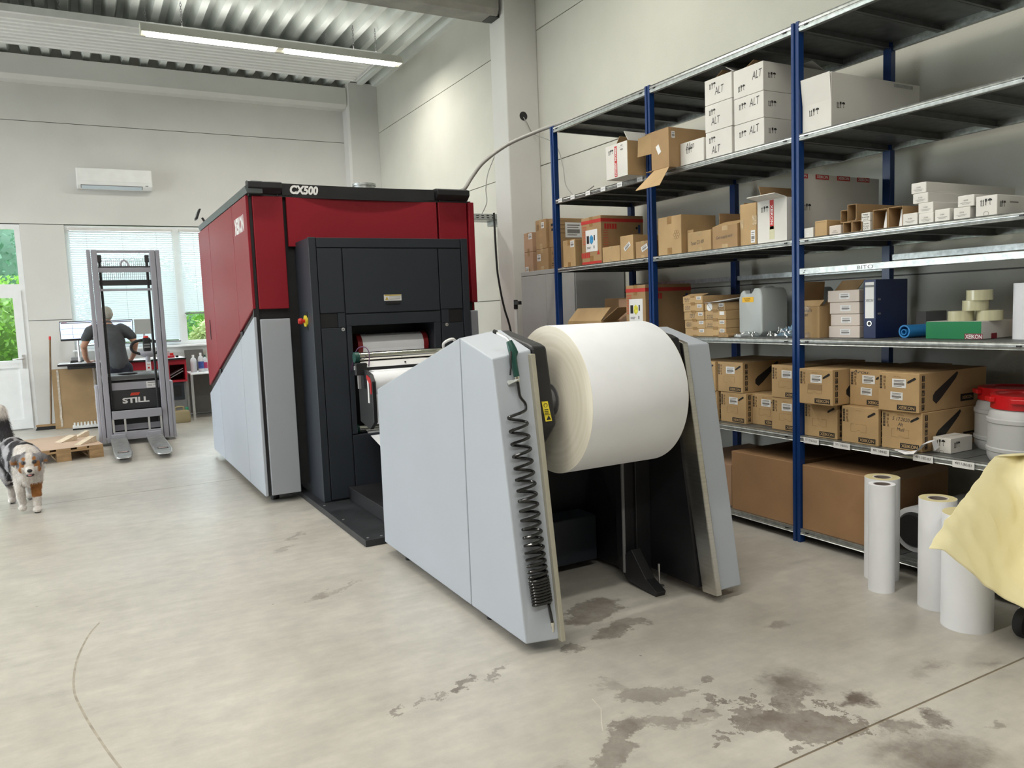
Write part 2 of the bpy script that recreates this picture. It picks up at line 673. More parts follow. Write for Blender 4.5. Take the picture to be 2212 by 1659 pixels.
cp = smoothpath([(-.045, 4.38, 0), (-.098, 4.213, 0), (-.145, 3.916, 0), (-.152, 3.614, 0), (-.118, 3.371, 0), (-.073, 3.146, 0), (-.008, 2.868, 0), (.12, 2.4, 0)], 5)
o = ribbon([(p.x, p.y) for p in cp], 0.009).build('tyre_mark', mat('tyre mark', (0.36, 0.32, 0.26), 0.7, var=0.25, scale=20), fl)
M_scr = mat('pale scratch', (0.60, 0.56, 0.50), 0.6, var=0.1)
o = ribbon([(1.60, 2.38), (1.585, 2.30), (1.53, 2.22), (1.50, 2.17)], 0.004).build('scratch', M_scr, fl)

# ---- far wall with window and door openings
wf = MB()
open_x = {'win': (-0.13, 2.35, 1.15, 3.03), 'door': (-1.78, -0.70, 0.0, 3.03)}
pieces = []
zc = [0.0, 1.616, 3.04, 4.53, 5.75]
for i in range(4):
    z0, z1 = zc[i], zc[i + 1]
    if i >= 2:
        pieces += [(XL, -3.0, z0, z1), (-3.0, 4.82, z0, z1)]
    else:
        pieces += [(XL, -1.78, z0, z1), (-0.70, -0.13, z0, z1), (2.35, 4.82, z0, z1)]
pieces.append((-0.13, 2.35, 0.0, 1.15))
for x0, x1, z0, z1 in pieces:
    wf.box(x0, x1, YW + 0.02, YW + 0.3, z0, z1)
wf = struct(wf.build('wall_far', M_joint), 'pale concrete panel wall with window and door')
for x0, x1, z0, z1 in pieces:
    g = 0.004
    box(x0, x1, YW, YW + 0.02, z0 + g, z1 - g).build('panel', M_wall, wf, bevel=0.004)

# ---- right wall, panels with joints
wr = struct(box(XW + 0.02, XW + 0.3, YB, YW + 0.3, 0, 5.85).build('wall_right', M_joint), 'pale concrete panel wall behind the shelving')
zr = [0.0, 1.63, 3.157, 4.68, 5.85]
for ya, yb in ((YB, 1.2), (1.208, 8.0), (8.008, YW)):
    for i in range(4):
        box(XW, XW + 0.02, ya, yb, zr[i] + 0.004, zr[i + 1] - 0.004).build('panel', M_wallr, wr, bevel=0.004)

# ---- left and back walls (out of view); the left one has two open vehicle doors
wl = MB()
for ya, yb, z0, z1 in ((YB, 6.6, 0, 5.85), (9.4, 10.0, 0, 5.85), (12.8, YW + .3, 0, 5.85), (6.6, 9.4, 3.8, 5.85), (10.0, 12.8, 3.8, 5.85)):
    wl.box(XL - 0.25, XL, ya, yb, z0, z1)
M_dim = mat('dimmed plaster', (0.42, 0.41, 0.39), 0.9, var=0.1, scale=1)  # unseen walls toned down to mid grey to cut their bounced fill
struct(wl.build('wall_left', M_dim), 'mid grey wall with two open vehicle doors')
struct(box(XL, XW, YB - 0.25, YB, 0, 5.85).build('wall_back', M_dim), 'plain mid grey wall behind the viewer')

# ---- trapezoidal sheet ceiling, ribs running away from the viewer
cb = MB()
prof = []
x = XL
while x < XW + 0.1:
    prof += [(x, 5.47), (x + 0.09, 5.47), (x + 0.135, 5.60), (x + 0.215, 5.60)]
    x += 0.26
n0 = len(cb.v)
for (px_, pz) in prof:
    cb.v += [(px_, YB, pz), (px_, YW + 0.1, pz)]
for i in range(len(prof) - 1):
    cb.f.append((n0 + 2 * i, n0 + 2 * i + 1, n0 + 2 * i + 3, n0 + 2 * i + 2))
cb.box(XL - .2, XW + .25, YB, YW + .3, 5.66, 5.9)
struct(cb.build('ceiling', M_sheet), 'ribbed sheet metal ceiling')

# ---- columns and beams
struct(box(4.40, XW, 7.90, 8.26, 0, 5.66).build('trim_1', M_wall, bevel=0.012), 'square concrete column against the right wall')
struct(MB().prism([(4.27, 13.36), (4.31, 13.32), (XW, 13.32), (XW, YW), (4.27, YW)], 'Z', 0, 5.50).build('trim_2', M_wall, bevel=0.004), 'concrete column in the far corner')
struct(MB().prism([(13.33, 5.40), (13.33, 5.12), (13.40, 5.06), (YW, 5.06), (YW, 5.40)], 'X', XL, 4.27).build('trim_3', M_wall, bevel=0.004), 'concrete beam along the far wall')
struct(MB().prism([(7.93, 5.47), (7.93, 4.86), (7.97, 4.80), (8.23, 4.80), (8.27, 4.86), (8.27, 5.47)], 'X', XL, 4.36).build('trim_4', M_conc, bevel=0.004), 'grey concrete ceiling beam')
box(4.28, 4.42, 8.0, 8.2, 4.795, 4.83).build('trim_5', M_black)['kind'] = 'structure'

# ---- window with two sashes and blinds
M_pane = glassy('window pane')
M_slat = translucent('blind slat', (0.70, 0.77, 0.82), 0.06)


def sash(name, x0, x1, z0, z1, label):
    t = MB()
    w = 0.065
    y0, y1 = YW + 0.03, YW + 0.10
    t.box(x0, x0 + w, y0, y1, z0, z1).box(x1 - w, x1, y0, y1, z0, z1).box(x0 + w, x1 - w, y0, y1, z0, z0 + w).box(x0 + w, x1 - w, y0, y1, z1 - w, z1)
    r = struct(t.build(name, M_pvc), label)
    box(x0 + w - .01, x1 - w + .01, y0 + 0.03, y0 + 0.045, z0 + w - .01, z1 - w + .01).build('pane', M_pane, r)
    return r


s1 = sash('window_1', -0.13, 1.42, 1.15, 3.03, 'wide white window sash with lowered blind')
s2 = sash('window_2', 1.42, 2.35, 1.15, 3.03, 'narrow white window sash beside the printing press')
box(-0.16, 2.40, YW - 0.10, YW + 0.03, 1.12, 1.15).build('trim_6', M_pvc, bevel=0.005)['kind'] = 'structure'
for s in (s1, s2):
    pass


def blind(x0, x1, z0, z1, label):
    t = thing('venetian_blind', label, 'blind', 'window blinds')
    yc = YW - 0.015
    box(x0, x1, yc - 0.02, yc + 0.02, z1 - 0.04, z1).build('head_rail', M_alu, t, bevel=0.003)
    b = MB()
    z = z1 - 0.06
    a = radians(64)
    while z > z0 + 0.03:
        dy, dz = 0.018 * cos(a), 0.018 * sin(a)
        b.poly([(x0 + .01, yc - dy, z - dz), (x1 - .01, yc - dy, z - dz), (x1 - .01, yc, z + 0.0015), (x0 + .01, yc, z + 0.0015)])
        b.poly([(x0 + .01, yc, z + 0.0015), (x1 - .01, yc, z + 0.0015), (x1 - .01, yc + dy, z + dz), (x0 + .01, yc + dy, z + dz)])
        z -= 0.0335
    o = b.build('slats', M_slat, t)
    o['kind'] = 'stuff'
    box(x0, x1, yc - 0.013, yc + 0.013, z0, z0 + 0.022).build('bottom_rail', M_plast, t, bevel=0.003)
    n = 3 if x1 - x0 > 1 else 2
    for k in range(n):
        xx = x0 + (x1 - x0) * (k + 0.5) / n
        MB().cyl((xx, yc - .014, z0), (xx, yc - .014, z1), 0.0012, 5).build('ladder_cord', M_plast, t)
    settle(t, ((x0 + x1) / 2, yc, z0))


blind(-0.09, 1.37, 1.20, 2.99, 'white venetian blind lowered fully over the wide window')
blind(1.46, 2.30, 1.64, 2.99, 'white venetian blind lowered halfway beside the red press')

# ---- glazed door with transom
dr = MB()
dx0, dx1 = -1.78, -0.70
dr.box(dx0, dx0 + .07, YW, YW + .09, 0, 3.03).box(dx1 - .07, dx1, YW, YW + .09, 0, 3.03).box(dx0 + .07, dx1 - .07, YW, YW + .09, 2.96, 3.03).box(dx0 + .07, dx1 - .07, YW, YW + .09, 2.05, 2.16).box(dx0 + .07, dx1 - .07, YW + .02, YW + .09, 0, .03)
dr = struct(dr.build('door_1', M_pvc), 'white door with glass upper half and transom')
lf = MB()
a0, a1 = dx0 + .06, dx1 - .06
lf.box(a0, a0 + .11, YW - .02, YW + .05, .02, 2.07).box(a1 - .11, a1, YW - .02, YW + .05, .02, 2.07).box(a0 + .11, a1 - .11, YW - .02, YW + .05, .02, .16).box(a0 + .11, a1 - .11, YW - .02, YW + .05, .93, 1.04).box(a0 + .11, a1 - .11, YW - .02, YW + .05, 1.96, 2.07)
leaf = lf.build('door_leaf', M_pvc, dr)
box(a0 + .11, a1 - .11, YW, YW + .03, .16, .93).build('infill_panel', M_pvc, leaf)
box(a0 + .10, a1 - .10, YW + .01, YW + .02, 1.03, 1.97).build('pane', M_pane, leaf)
box(dx0 + .06, dx1 - .06, YW + .03, YW + .04, 2.15, 2.97).build('transom_pane', M_pane, dr)
hd = MB().tube([(a1 - .045, YW - .02, 1.06), (a1 - .045, YW - .07, 1.06), (a1 - .07, YW - .075, 1.06), (a1 - .18, YW - .075, 1.055)], .011, 8)
hd.box(a1 - .065, a1 - .025, YW - .03, YW - .019, .92, 1.12)
hd.build('door_handle', M_alu, leaf, smooth=True)

# ---- outside: lawn and shrubs seen through the glass
M_grass = mat('lawn', (0.16, 0.30, 0.05), 0.9, var=0.4, scale=3)
gr = struct(box(-40, 40, YW + .31, 60, -0.3, -0.05).build('ground', M_grass), 'green lawn outside the window')
struct(box(-40, XL - .26, -30, YW + .3, -0.3, -0.05).build('yard', mat('yard paving', (0.45, 0.44, 0.42), 0.9, var=0.15, scale=2)), 'paved yard outside the vehicle doors')


def shrub(label, c, r, h, n, col, col2, seed):
    rnd = random.Random(seed)
    t = thing('garden_shrub', label, 'shrub', 'shrubs outside the far wall')
    b = MB()
    for _ in range(int(n * 2.6)):
        th, ph = rnd.uniform(0, 2 * pi), math.acos(rnd.uniform(-0.95, 1))
        q = rnd.uniform(0.72, 1.05) * (1 + 0.16 * sin(5 * th) * sin(4 * ph))
        p = Vector((c[0] + r * q * sin(ph) * cos(th), c[1] + r * q * sin(ph) * sin(th), c[2] + h * 0.5 + h * 0.5 * q * cos(ph)))
        s = rnd.uniform(0.035, 0.085)
        e = Euler((rnd.uniform(-1.2, 1.2), rnd.uniform(-1.2, 1.2), rnd.uniform(0, 6))).to_matrix()
        b.poly([p + e @ Vector(v) * s for v in ((-1, 0, 0), (-.2, .5, .12), (1, 0, 0), (-.2, -.5, .12))])
    b.ell((c[0], c[1], c[2] + h * .5), r * .82, r * .82, h * .42, 18, 12)
    me = b.mesh('foliage', merge=False)
    o = place('foliage', me, translucent('leaf %s' % seed, col, 0.4), t)
    o['kind'] = 'stuff'
    MB().tube([(c[0], c[1], -.06), (c[0] + .1, c[1], h * .4), (c[0], c[1] + .1, h * .7)], [.07, .05, .02], 7).build('stem', mat('bark', (.10, .07, .045), .9, var=.3), t)
    settle(t, (c[0], c[1], -0.05))


shrub('bright green leafy shrub seen through the glass door', (-1.3, 16.6, 0), 1.2, 2.3, 2600, (0.17, 0.33, 0.05), None, 1)
shrub('tall dark bluish tree seen through the door transom', (-2.9, 21.5, 0), 2.4, 6.6, 3600, (0.07, 0.17, 0.10), None, 2)
shrub('mid green shrub seen below the half lowered blind', (3.3, 17.6, 0), 1.3, 2.5, 2800, (0.15, 0.31, 0.05), None, 3)
shrub('pale grassy shrub low behind the narrow window', (2.15, 15.4, 0), .55, 1.5, 1400, (0.36, 0.42, 0.17), None, 4)
shrub('low tree behind the wide blind outside', (1.5, 21.0, 0), 1.6, 3.1, 2600, (0.09, 0.20, 0.08), None, 5)
# ================================================================== CEILING LAMPS AND RADIANT PANEL


def chain_mesh(length):
    b = MB()
    z, k = 0.0, 0
    while z < length:
        pts = []
        for i in range(10):
            a = 2 * pi * i / 10
            px_, pz = 0.011 * cos(a), 0.021 * sin(a)
            pts.append((px_ if k % 2 == 0 else 0, 0 if k % 2 == 0 else px_, z + 0.021 + pz))
        b.tube(pts, 0.0032, 5, closed=True)
        z += 0.034
        k += 1
    return b.mesh('chain', smooth=True)


CH = {}


def chain(parent, x, y, z0, z1):
    L_ = round(z1 - z0, 2)
    if L_ not in CH:
        CH[L_] = chain_mesh(L_)
    return place('chain', CH[L_], M_plast, parent, loc=(x, y, z0))


M_tube = emit('fluorescent tube', (1.0, 0.96, 0.84), 9.0)
M_refl = mat('white reflector', (0.78, 0.77, 0.68), 0.35, var=0.02)
M_lampbody = mat('lamp housing', (0.50, 0.49, 0.45), 0.4, var=0.04)


def luminaire(x, y, label):
    t = thing('ceiling_luminaire', label, 'lamp', 'fluorescent ceiling lamps')
    Lh = 1.68
    sec = [(-.105, -.055), (-.10, -.058), (-.052, .035), (.052, .035), (.10, -.058), (.105, -.055), (.058, .05), (-.058, .05)]
    b = MB().prism([(p, q) for p, q in sec], 'X', -Lh, Lh)
    b.build('housing', M_lampbody, t)
    MB().prism([(-.098, -.055), (-.05, .033), (.05, .033), (.098, -.055), (.090, -.055), (.046, .026), (-.046, .026), (-.090, -.055)], 'X', -Lh + .004, Lh - .004).build('reflector', M_refl, t)
    for s in (-1, 1):
        MB().prism([(-.10, -.056), (.10, -.056), (.055, .045), (-.055, .045)], 'X', s * Lh - .006, s * Lh + .006).build('end_cap', M_refl, t)
    box(-.04, .04, -.06, .06, -.035, .03).build('joint_bridge', M_refl, t, bevel=.004)
    for s in (-1, 1):
        for dy in (-.035, .035):
            MB().cyl((s * .06, dy, -.012), (s * (Lh - .05), dy, -.012), .013, 10).build('tube', M_tube, t, smooth=True)
        d = bpy.data.lights.new('tube_light', 'AREA')
        d.shape = 'RECTANGLE'
        d.size = 1.55
        d.size_y = 0.17
        d.energy = LAMP_W
        d.color = LAMP_COL
        lo = bpy.data.objects.new('tube_light', d)
        COL.objects.link(lo)
        lo.parent = t
        lo.location = (s * .84, 0, -.062)
        lo.visible_camera = True
        lo.visible_glossy = True
    d = bpy.data.lights.new('ceiling_fill', 'AREA')        # added upward fill to brighten the ceiling; the housing has no slots
    d.shape = 'RECTANGLE'
    d.size = 3.2
    d.size_y = 0.08
    d.energy = LAMP_W * .16
    d.color = LAMP_COL
    lo = bpy.data.objects.new('ceiling_fill', d)
    COL.objects.link(lo)
    lo.parent = t
    lo.location = (0, 0, .054)
    lo.rotation_euler = (pi, 0, 0)
    for px_ in (-1.2, 1.0, 1.32):
        chain(t, px_, 0, .05, .36)
    settle(t, (x, y, 5.09), 0, True)
    return t


luminaire(2.58, 10.72, 'lit twin fluorescent lamp hung on chains below the ribbed ceiling')
for i, (x, y) in enumerate(((-4.2, 10.72), (2.0, 5.8), (-3.6, 5.6), (0.2, 2.0), (-3.7, 2.0), (0.6, -1.4), (-3.4, -1.4))):
    luminaire(x, y, ['fluorescent lamp above the pallet end of the hall', 'fluorescent lamp above the press infeed', 'fluorescent lamp above the open floor', 'fluorescent lamp above the aisle left of the unwinder', 'fluorescent lamp above the near open floor', 'fluorescent lamp behind the viewer by the shelves', 'fluorescent lamp behind the viewer in the open hall'][i])

t = thing('radiant_ceiling_panel', 'long white ribbed radiant panel hanging behind the lit lamp', 'heating panel')
box(XL + .3, 4.10, 11.05, 12.26, 5.235, 5.25).build('plate', M_white, t)
for k in range(8):
    y = 11.20 + k * 0.132
    MB().prism([(y, 5.235), (y + .012, 5.185), (y + .068, 5.185), (y + .08, 5.235)], 'X', XL + .35, 4.03).build('tube_cover', M_white, t)
box(XL + .3, 4.10, 11.035, 11.05, 5.20, 5.285).build('side_edge', M_alu, t)
box(XL + .3, 4.10, 12.26, 12.275, 5.20, 5.285).build('side_edge', M_white, t)
box(4.09, 4.105, 11.05, 12.26, 5.20, 5.25).build('end_edge', M_white, t)
for x in (0.05, 1.0, 3.3, -2.0):
    for y in (11.1, 12.2):
        chain(t, x, y, 5.25, 5.46)
settle(t, (2, 11.65, 5.2))

t = thing('air_conditioner', 'white wall mounted air conditioner above the wide window', 'air conditioner')
MB().prism([(13.6, 3.57), (13.47, 3.565), (13.405, 3.61), (13.39, 3.66), (13.39, 3.86), (13.6, 3.868)], 'X', .09, 1.12).build('body', M_white, t, bevel=.012)
box(.10, 1.11, 13.384, 13.392, 3.665, 3.855).build('front_panel', M_white, t, bevel=.004)
MB().prism([(13.47, 3.560), (13.408, 3.602), (13.414, 3.610), (13.476, 3.568)], 'X', .15, .97).build('louvre', mat('pale blue louvre', (.62, .70, .76), .4, var=.03), t)
MB().prism([(13.402, 3.608), (13.402, 3.613), (13.46, 3.575), (13.46, 3.570)], 'X', .14, .98).build('outlet_gap', M_plast, t)
box(1.02, 1.06, 13.40, 13.408, 3.615, 3.635).build('display', M_plast, t)
settle(t, (.6, 13.5, 3.56))

# ================================================================== DIGITAL PRESS
P = thing('digital_press', 'large red, grey and anthracite digital printing press with paper infeed', 'printing press')
F0, B0 = 6.414, 9.24
box(1.214, 3.15, 6.46, 9.22, .12, 2.47).build('chassis', M_black, P)
for yy in (6.6, 9.0):
    for xx in (1.30, 3.0):
        o = MB().cyl((xx, yy, 0), (xx, yy, .13), .035, 12).build('foot', M_black, P)


def zr_(y): return .79 + .283 * (9.24 - y)
def zg_(y): return .705 + .29 * (9.24 - y)


for ya, yb in ((6.42, 7.062), (7.074, 8.447), (8.459, 9.24)):
    MB().prism([(ya, zr_(ya)), (yb, zr_(yb)), (yb, 2.476), (ya, 2.476)], 'X', 1.193, 1.218).build('upper_side_panel', M_red, P, bevel=.006)
    MB().prism([(ya, .065), (yb, .065), (yb, zg_(yb)), (ya, zg_(ya))], 'X', 1.193, 1.218).build('lower_side_panel', M_grey, P, bevel=.006)
for y in (8.43, 7.05):
    box(1.200, 1.23, y - .05, y + .05, zr_(y) - .06, zr_(y) - .005).build('latch', M_black, P, bevel=.004)
box(1.188, 1.194, 8.82, 8.85, 1.31, 1.52).build('grip_slot', M_black, P)
# front
box(1.243, 1.478, F0 - .01, F0 + .03, 1.583, 2.474).build('corner_panel', M_red, P, bevel=.006)
box(1.243, 1.478, F0 - .01, F0 + .03, .07, 1.503).build('corner_panel', M_grey2, P, bevel=.006)
box(1.20, 1.24, F0 + .012, F0 + .05, .07, 2.47).build('corner_joint', M_black, P)
box(2.832, 3.108, F0 - .01, F0 + .03, 1.60, 2.474).build('corner_panel', M_red, P, bevel=.006)
box(3.118, 3.172, F0 - .03, F0 + .03, 1.585, 2.478).build('edge_panel', M_red, P, bevel=.006)
box(3.10, 3.17, F0 - .03, F0 + .03, .07, 1.51).build('edge_panel', M_grey2, P, bevel=.006)
box(3.15, 3.172, F0 + .04, 9.24, .07, 2.476).build('far_side_panel', M_red, P, bevel=.004)


def arc(x0, x1, dep, th, z0, z1, n=14):
    b = MB()
    pts = []
    for i in range(n + 1):
        t_ = i / n
        pts.append((x0 + (x1 - x0) * t_, F0 - .01 + dep * 4 * t_ * (1 - t_)))
    pts += [(x, y + th) for x, y in reversed(pts)]
    return b.prism(pts, 'Z', z0, z1)


arc(1.506, 2.812, .035, .03, 2.08, 2.47).build('curved_front_panel', M_red, P, smooth=True)
ct = arc(1.478, 2.80, .035, .04, 2.486, 2.578).build('header_bar', M_black, P, smooth=True)
MB().prism([(6.40, 2.49), (6.35, 2.53), (6.35, 2.575), (6.40, 2.59), (6.46, 2.59), (6.46, 2.49)], 'X', 1.21, 1.47).build('header_cap', M_black, P, bevel=.004)
MB().prism([(6.40, 2.49), (6.35, 2.53), (6.35, 2.575), (6.40, 2.59), (6.46, 2.59), (6.46, 2.49)], 'X', 2.81, 3.12).build('header_cap', M_black, P, bevel=.004)
MB().prism([(1.200, 2.487), (1.185, 2.535), (1.235, 2.582), (1.32, 2.582), (1.32, 2.487)], 'Y', 6.36, 9.15).build('roof_edge', M_roof, P, bevel=.003)
box(1.32, 3.14, 6.46, 9.15, 2.47, 2.565).build('roof', M_roof, P, bevel=.004)
box(1.22, 3.14, F0 + .0, F0 + .04, 2.470, 2.49).build('roof_gap', M_black, P)
for x in (1.225, 1.44, 2.85, 3.14):
    MB().cyl((x, 6.405, 2.478), (x, 6.405, 2.488), .008, 8).build('stud', M_black, P)
place('model_name', text_mesh('CX500', .235, .072, .05, .18), M_label, P, matrix=Matrix.Translation((1.66, F0 + .0045, 2.533)) @ Matrix.Rotation(.077, 4, 'Z') @ fmat('S', (0, 0, 0)))
lm = text_mesh('XEIKON', .42, .135, .05)
decal(P, 'brand_name', lm, M_label, 'F', (1.1925, 6.76, 2.28))
# duct collar, sensor display
MB().lathe([(.085, 0), (.095, 0), (.095, .10), (.105, .10), (.105, .12), (.085, .12)], (2.33, 6.9, 2.565), 28).build('duct_collar', M_zinc, P, smooth=True)
st = MB().tube([(1.26, 9.05, 2.55), (1.22, 9.05, 2.62)], .012, 8).build('status_display', M_black, P)
MB().slab([(1.15, 9.0, 2.60), (1.15, 9.14, 2.60), (1.19, 9.14, 2.71), (1.19, 9.0, 2.71)], (.02, 0, 0)).build('screen', M_black, st, bevel=.003)
MB().slab([(1.152, 9.02, 2.615), (1.152, 9.12, 2.615), (1.182, 9.12, 2.695), (1.182, 9.02, 2.695)], (-.004, 0, 0)).build('screen_face', mat('grey screen', (.35, .38, .38), .2, var=.05), st)

# ---- anthracite infeed module
Y0 = 5.982
m_ = MB()
m_.box(1.561, 1.84, Y0 + .02, 6.72, .045, 2.11).box(2.575, 2.895, Y0 + .02, 6.72, .045, 2.11).box(1.84, 2.575, Y0 + .02, 6.72, 1.43, 2.11).box(1.84, 2.575, Y0 + .02, 6.72, .045, .55).box(1.84, 2.575, 6.5, 6.72, .55, 1.43)
m_.build('infeed_housing', M_dark, P)
pl = [(1.614, 2.828, 2.036, 2.11), (1.614, 1.806, 1.532, 2.028), (1.614, 1.806, .06, 1.412), (1.815, 2.618, 1.524, 2.028), (2.627, 2.828, 1.532, 2.028), (2.627, 2.828, .06, 1.412),
      (1.815, 2.618, 1.425, 1.514), (1.815, 1.855, .565, 1.424), (2.560, 2.618, .565, 1.424), (1.815, 2.618, .06, .556), (1.553, 1.608, .05, 2.113), (2.836, 2.897, .05, 2.113)]
nm = ['top_rail', 'upper_door', 'lower_door', 'centre_cover', 'upper_door', 'lower_door', 'opening_frame', 'opening_frame', 'opening_frame', 'bottom_cover', 'corner_strip', 'corner_strip']
for (x0, x1, z0, z1), n in zip(pl, nm):
    box(x0, x1, Y0, Y0 + .022, z0, z1).build(n, M_dark, P, bevel=.003)
for x0, x1 in ((1.616, 1.748), (2.700, 2.824)):
    box(x0, x1, Y0 + .012, Y0 + .03, 1.418, 1.524).build('grip_recess', M_black, P)
for x0, x1 in ((1.750, 1.806), (2.630, 2.696)):
    box(x0, x1, Y0, Y0 + .022, 1.416, 1.528).build('grip_border', M_dark, P, bevel=.002)
for x in (1.784, 2.672):
    k = MB().cyl((x, Y0 - .006, 1.400), (x, Y0 + .002, 1.400), .014, 18).build('lock', M_alu, P, smooth=True)
    MB().cyl((x, Y0 - .008, 1.400), (x, Y0 - .004, 1.400), .006, 10).build('key_slot', M_plast, k)
wl_ = box(2.134, 2.282, Y0 - .002, Y0 + .001, 1.612, 1.662).build('warning_label', M_label, P)
decal(wl_, 'label_print', rects([(-.03, .066, .006, .009), (-.03, .066, -.004, -.001), (-.03, .06, -.013, -.010)]), M_inkg, 'S', (2.208, Y0 - .0021, 1.636))
box(2.138, 2.278, Y0 - .003, Y0 - .0015, 1.652, 1.661).build('label_stripe', mat('ochre print', (.55, .40, .08), .6, var=.05), wl_)
MB().prism([(2.142, 1.620), (2.172, 1.620), (2.157, 1.646)], 'Y', Y0 - .003, Y0 - .0015).build('warning_triangle', mat('ochre print', (0, 0, 0)), wl_)
box(2.150, 2.268, Y0 - .012, Y0 + .001, 1.585, 1.609).build('pull_handle', M_black, P, bevel=.003)
# emergency stop on the side
e = MB().cyl((1.562, 6.206, 1.476), (1.545, 6.206, 1.476), .045, 22).build('emergency_stop', M_yellow, P, smooth=True)
MB().lathe([(0, -.062), (.020, -.060), (.026, -.045), (.022, -.03), (.014, -.028), (.014, -.01), (0, -.01)], (1.555, 6.206, 1.476), 18, 'X').build('push_button', mat('red button', (.55, .02, .015), .3, var=.05), e, smooth=True)
box(1.556, 1.563, 6.17, 6.24, 1.40, 1.55).build('stop_plate', M_black, e)
# rollers inside the opening
o = MB().cyl((1.985, 6.23, 1.25), (2.52, 6.23, 1.25), .098, 36).build('infeed_roller', M_paper, P, smooth=True)
for x0, x1 in ((1.945, 1.985), (2.52, 2.56)):
    MB().cyl((x0, 6.23, 1.25), (x1, 6.23, 1.25), .106, 36).build('flange', mat('red flange', (.22, .012, .015), .4, var=.1), o, smooth=True)
MB().slab([(1.985, 6.135, 1.23), (2.52, 6.135, 1.23), (2.52, 6.02, .62), (1.985, 6.02, .62)], (0, .003, 0)).build('paper_web', M_paper, P)
s_ = MB().cyl((1.80, 5.68, 1.19), (2.50, 5.68, 1.19), .036, 32).build('guide_roller', M_chrome, P, smooth=True)
MB().cyl((1.765, 5.68, 1.19), (1.80, 5.68, 1.19), .040, 32).build('end_sleeve', M_green, s_, smooth=True)
gb = MB().prism([(5.64, 1.155), (5.62, 1.115), (5.625, 1.113), (5.65, 1.155)], 'X', 1.80, 2.48).build('web_guide_plate', M_label, P)
for x in (1.84, 2.15, 2.45):
    MB().cyl((x, 5.618, 1.135), (x, 5.632, 1.135), .006, 10).build('screw', M_black, gb)
box(1.77, 2.5, 5.64, 5.70, 1.085, 1.118).build('cross_bar', M_black, P, bevel=.003)
br = MB().prism([(5.72, 1.13), (5.45, 1.07), (5.40, 1.02), (5.40, .72), (5.50, .66), (5.72, .70)], 'X', 1.80, 1.83)
br.build('bracket_plate', M_black, P, bevel=.004)
MB().prism([(5.72, 1.13), (5.45, 1.07), (5.40, 1.02), (5.40, .72), (5.50, .66), (5.72, .70)], 'X', 2.49, 2.52).build('bracket_plate', M_black, P, bevel=.004)
MB().cyl((1.83, 5.50, 1.0), (2.49, 5.50, 1.0), .085, 32).build('infeed_roller', M_paper, P, smooth=True)
MB().slab([(1.86, 5.66, 1.09), (2.46, 5.66, 1.09), (2.46, 5.50, 1.088), (1.86, 5.50, 1.088)], (0, 0, -.003)).build('paper_web', M_paper, P)
MB().prism([(5.50, 1.065), (5.43, 1.045), (5.41, 1.01), (5.41, .93), (5.43, .93), (5.44, 1.0), (5.51, 1.045)], 'X', 1.794, 1.80).build('red_stripe', mat('red strip', (.45, .015, .02), .4, var=.05), P)
lb = box(1.796, 1.80, 5.47, 5.495, .86, 1.04).build('scale_label', M_label, P)
cl = box(1.745, 1.83, 5.58, 5.63, 1.06, 1.15).build('sensor_clamp', M_black, P, bevel=.004)
box(1.74, 1.745, 5.59, 5.62, 1.10, 1.13).build('clamp_screw', M_alu, cl)
box(1.755, 1.775, 5.57, 5.60, .96, 1.06).build('sensor', M_plast, P, bevel=.003)
MB().tube(smoothpath([(1.85, 6.05, 1.05), (1.79, 5.8, 1.14), (1.80, 5.7, 1.25), (1.84, 5.64, 1.265), (1.86, 5.61, 1.22), (1.85, 5.60, 1.12)], 6), .004, 6).build('violet_cable', mat('violet cable', (.10, .03, .10), .5, var=.1), P, smooth=True)
MB().tube(smoothpath([(2.50, 5.66, 1.20), (2.47, 5.60, 1.26), (2.53, 5.55, 1.29), (2.58, 5.58, 1.22)], 6), .012, 8).build('white_cable', M_label, P, smooth=True)
MB().cyl((1.90, 6.1, .585), (2.52, 6.1, .585), .035, 24).build('lower_roller', M_chrome, P, smooth=True)
MB().cyl((1.87, 6.1, .585), (1.90, 6.1, .585), .039, 24).build('end_sleeve', M_green, P, smooth=True)
MB().slab([(1.96, 6.07, .56), (2.5, 6.07, .56), (2.5, 5.0, .30), (1.96, 5.0, .30)], (0, 0, -.003)).build('paper_web', M_paper, P)
yb_ = MB().lathe([(0, 0), (.02, 0), (.024, -.02), (.014, -.03), (.012, -.05), (0, -.05)], (2.59, 6.2, 1.27), 14, 'X').build('yellow_knob', M_yellow, P, smooth=True)
for z in (.62, .74, .86, .98, 1.1):
    MB().cyl((1.842, 6.03, z), (1.85, 6.03, z), .006, 8).build('screw', M_alu, P)
# platform and tray in front of the module
pf = box(1.497, 2.90, 4.80, 6.85, 0, .046).build('floor_platform', mat('scuffed black plate', (.02, .022, .026), .5, var=.35, scale=7, bump=.1, bscale=50), P, bevel=.003)
for x, y in ((1.53, 4.85), (1.53, 5.4), (1.53, 5.9), (1.62, 4.84)):
    MB().cyl((x, y, .046), (x, y, .049), .009, 10).build('bolt', M_alu, pf)
box(1.75, 2.75, 4.70, 5.97, .046, .15).build('tray', M_black, P, bevel=.004)
settle(P, (2.18, 7.8, 0))

# ================================================================== UNWINDER
UW = thing('roll_unwinder', 'pale grey unwinder stand with two slanted side housings carrying the paper roll', 'unwinder')
XA, XA2 = 1.571, 1.722
zb = .055
FR = [(3.372, zb), (2.835, zb), (3.043, 1.288), (3.372, 1.376)]      # front section (y,z)
RE = [(4.635, zb + .01), (3.380, zb), (3.380, 1.376), (4.62, 1.043)]
MB().prism(FR, 'X', 2.69, 2.843).build('side_housing', M_grey, UW, bevel=.006)
MB().prism(RE, 'X', 2.69, 2.843).build('rear_housing', M_grey, UW, bevel=.006)


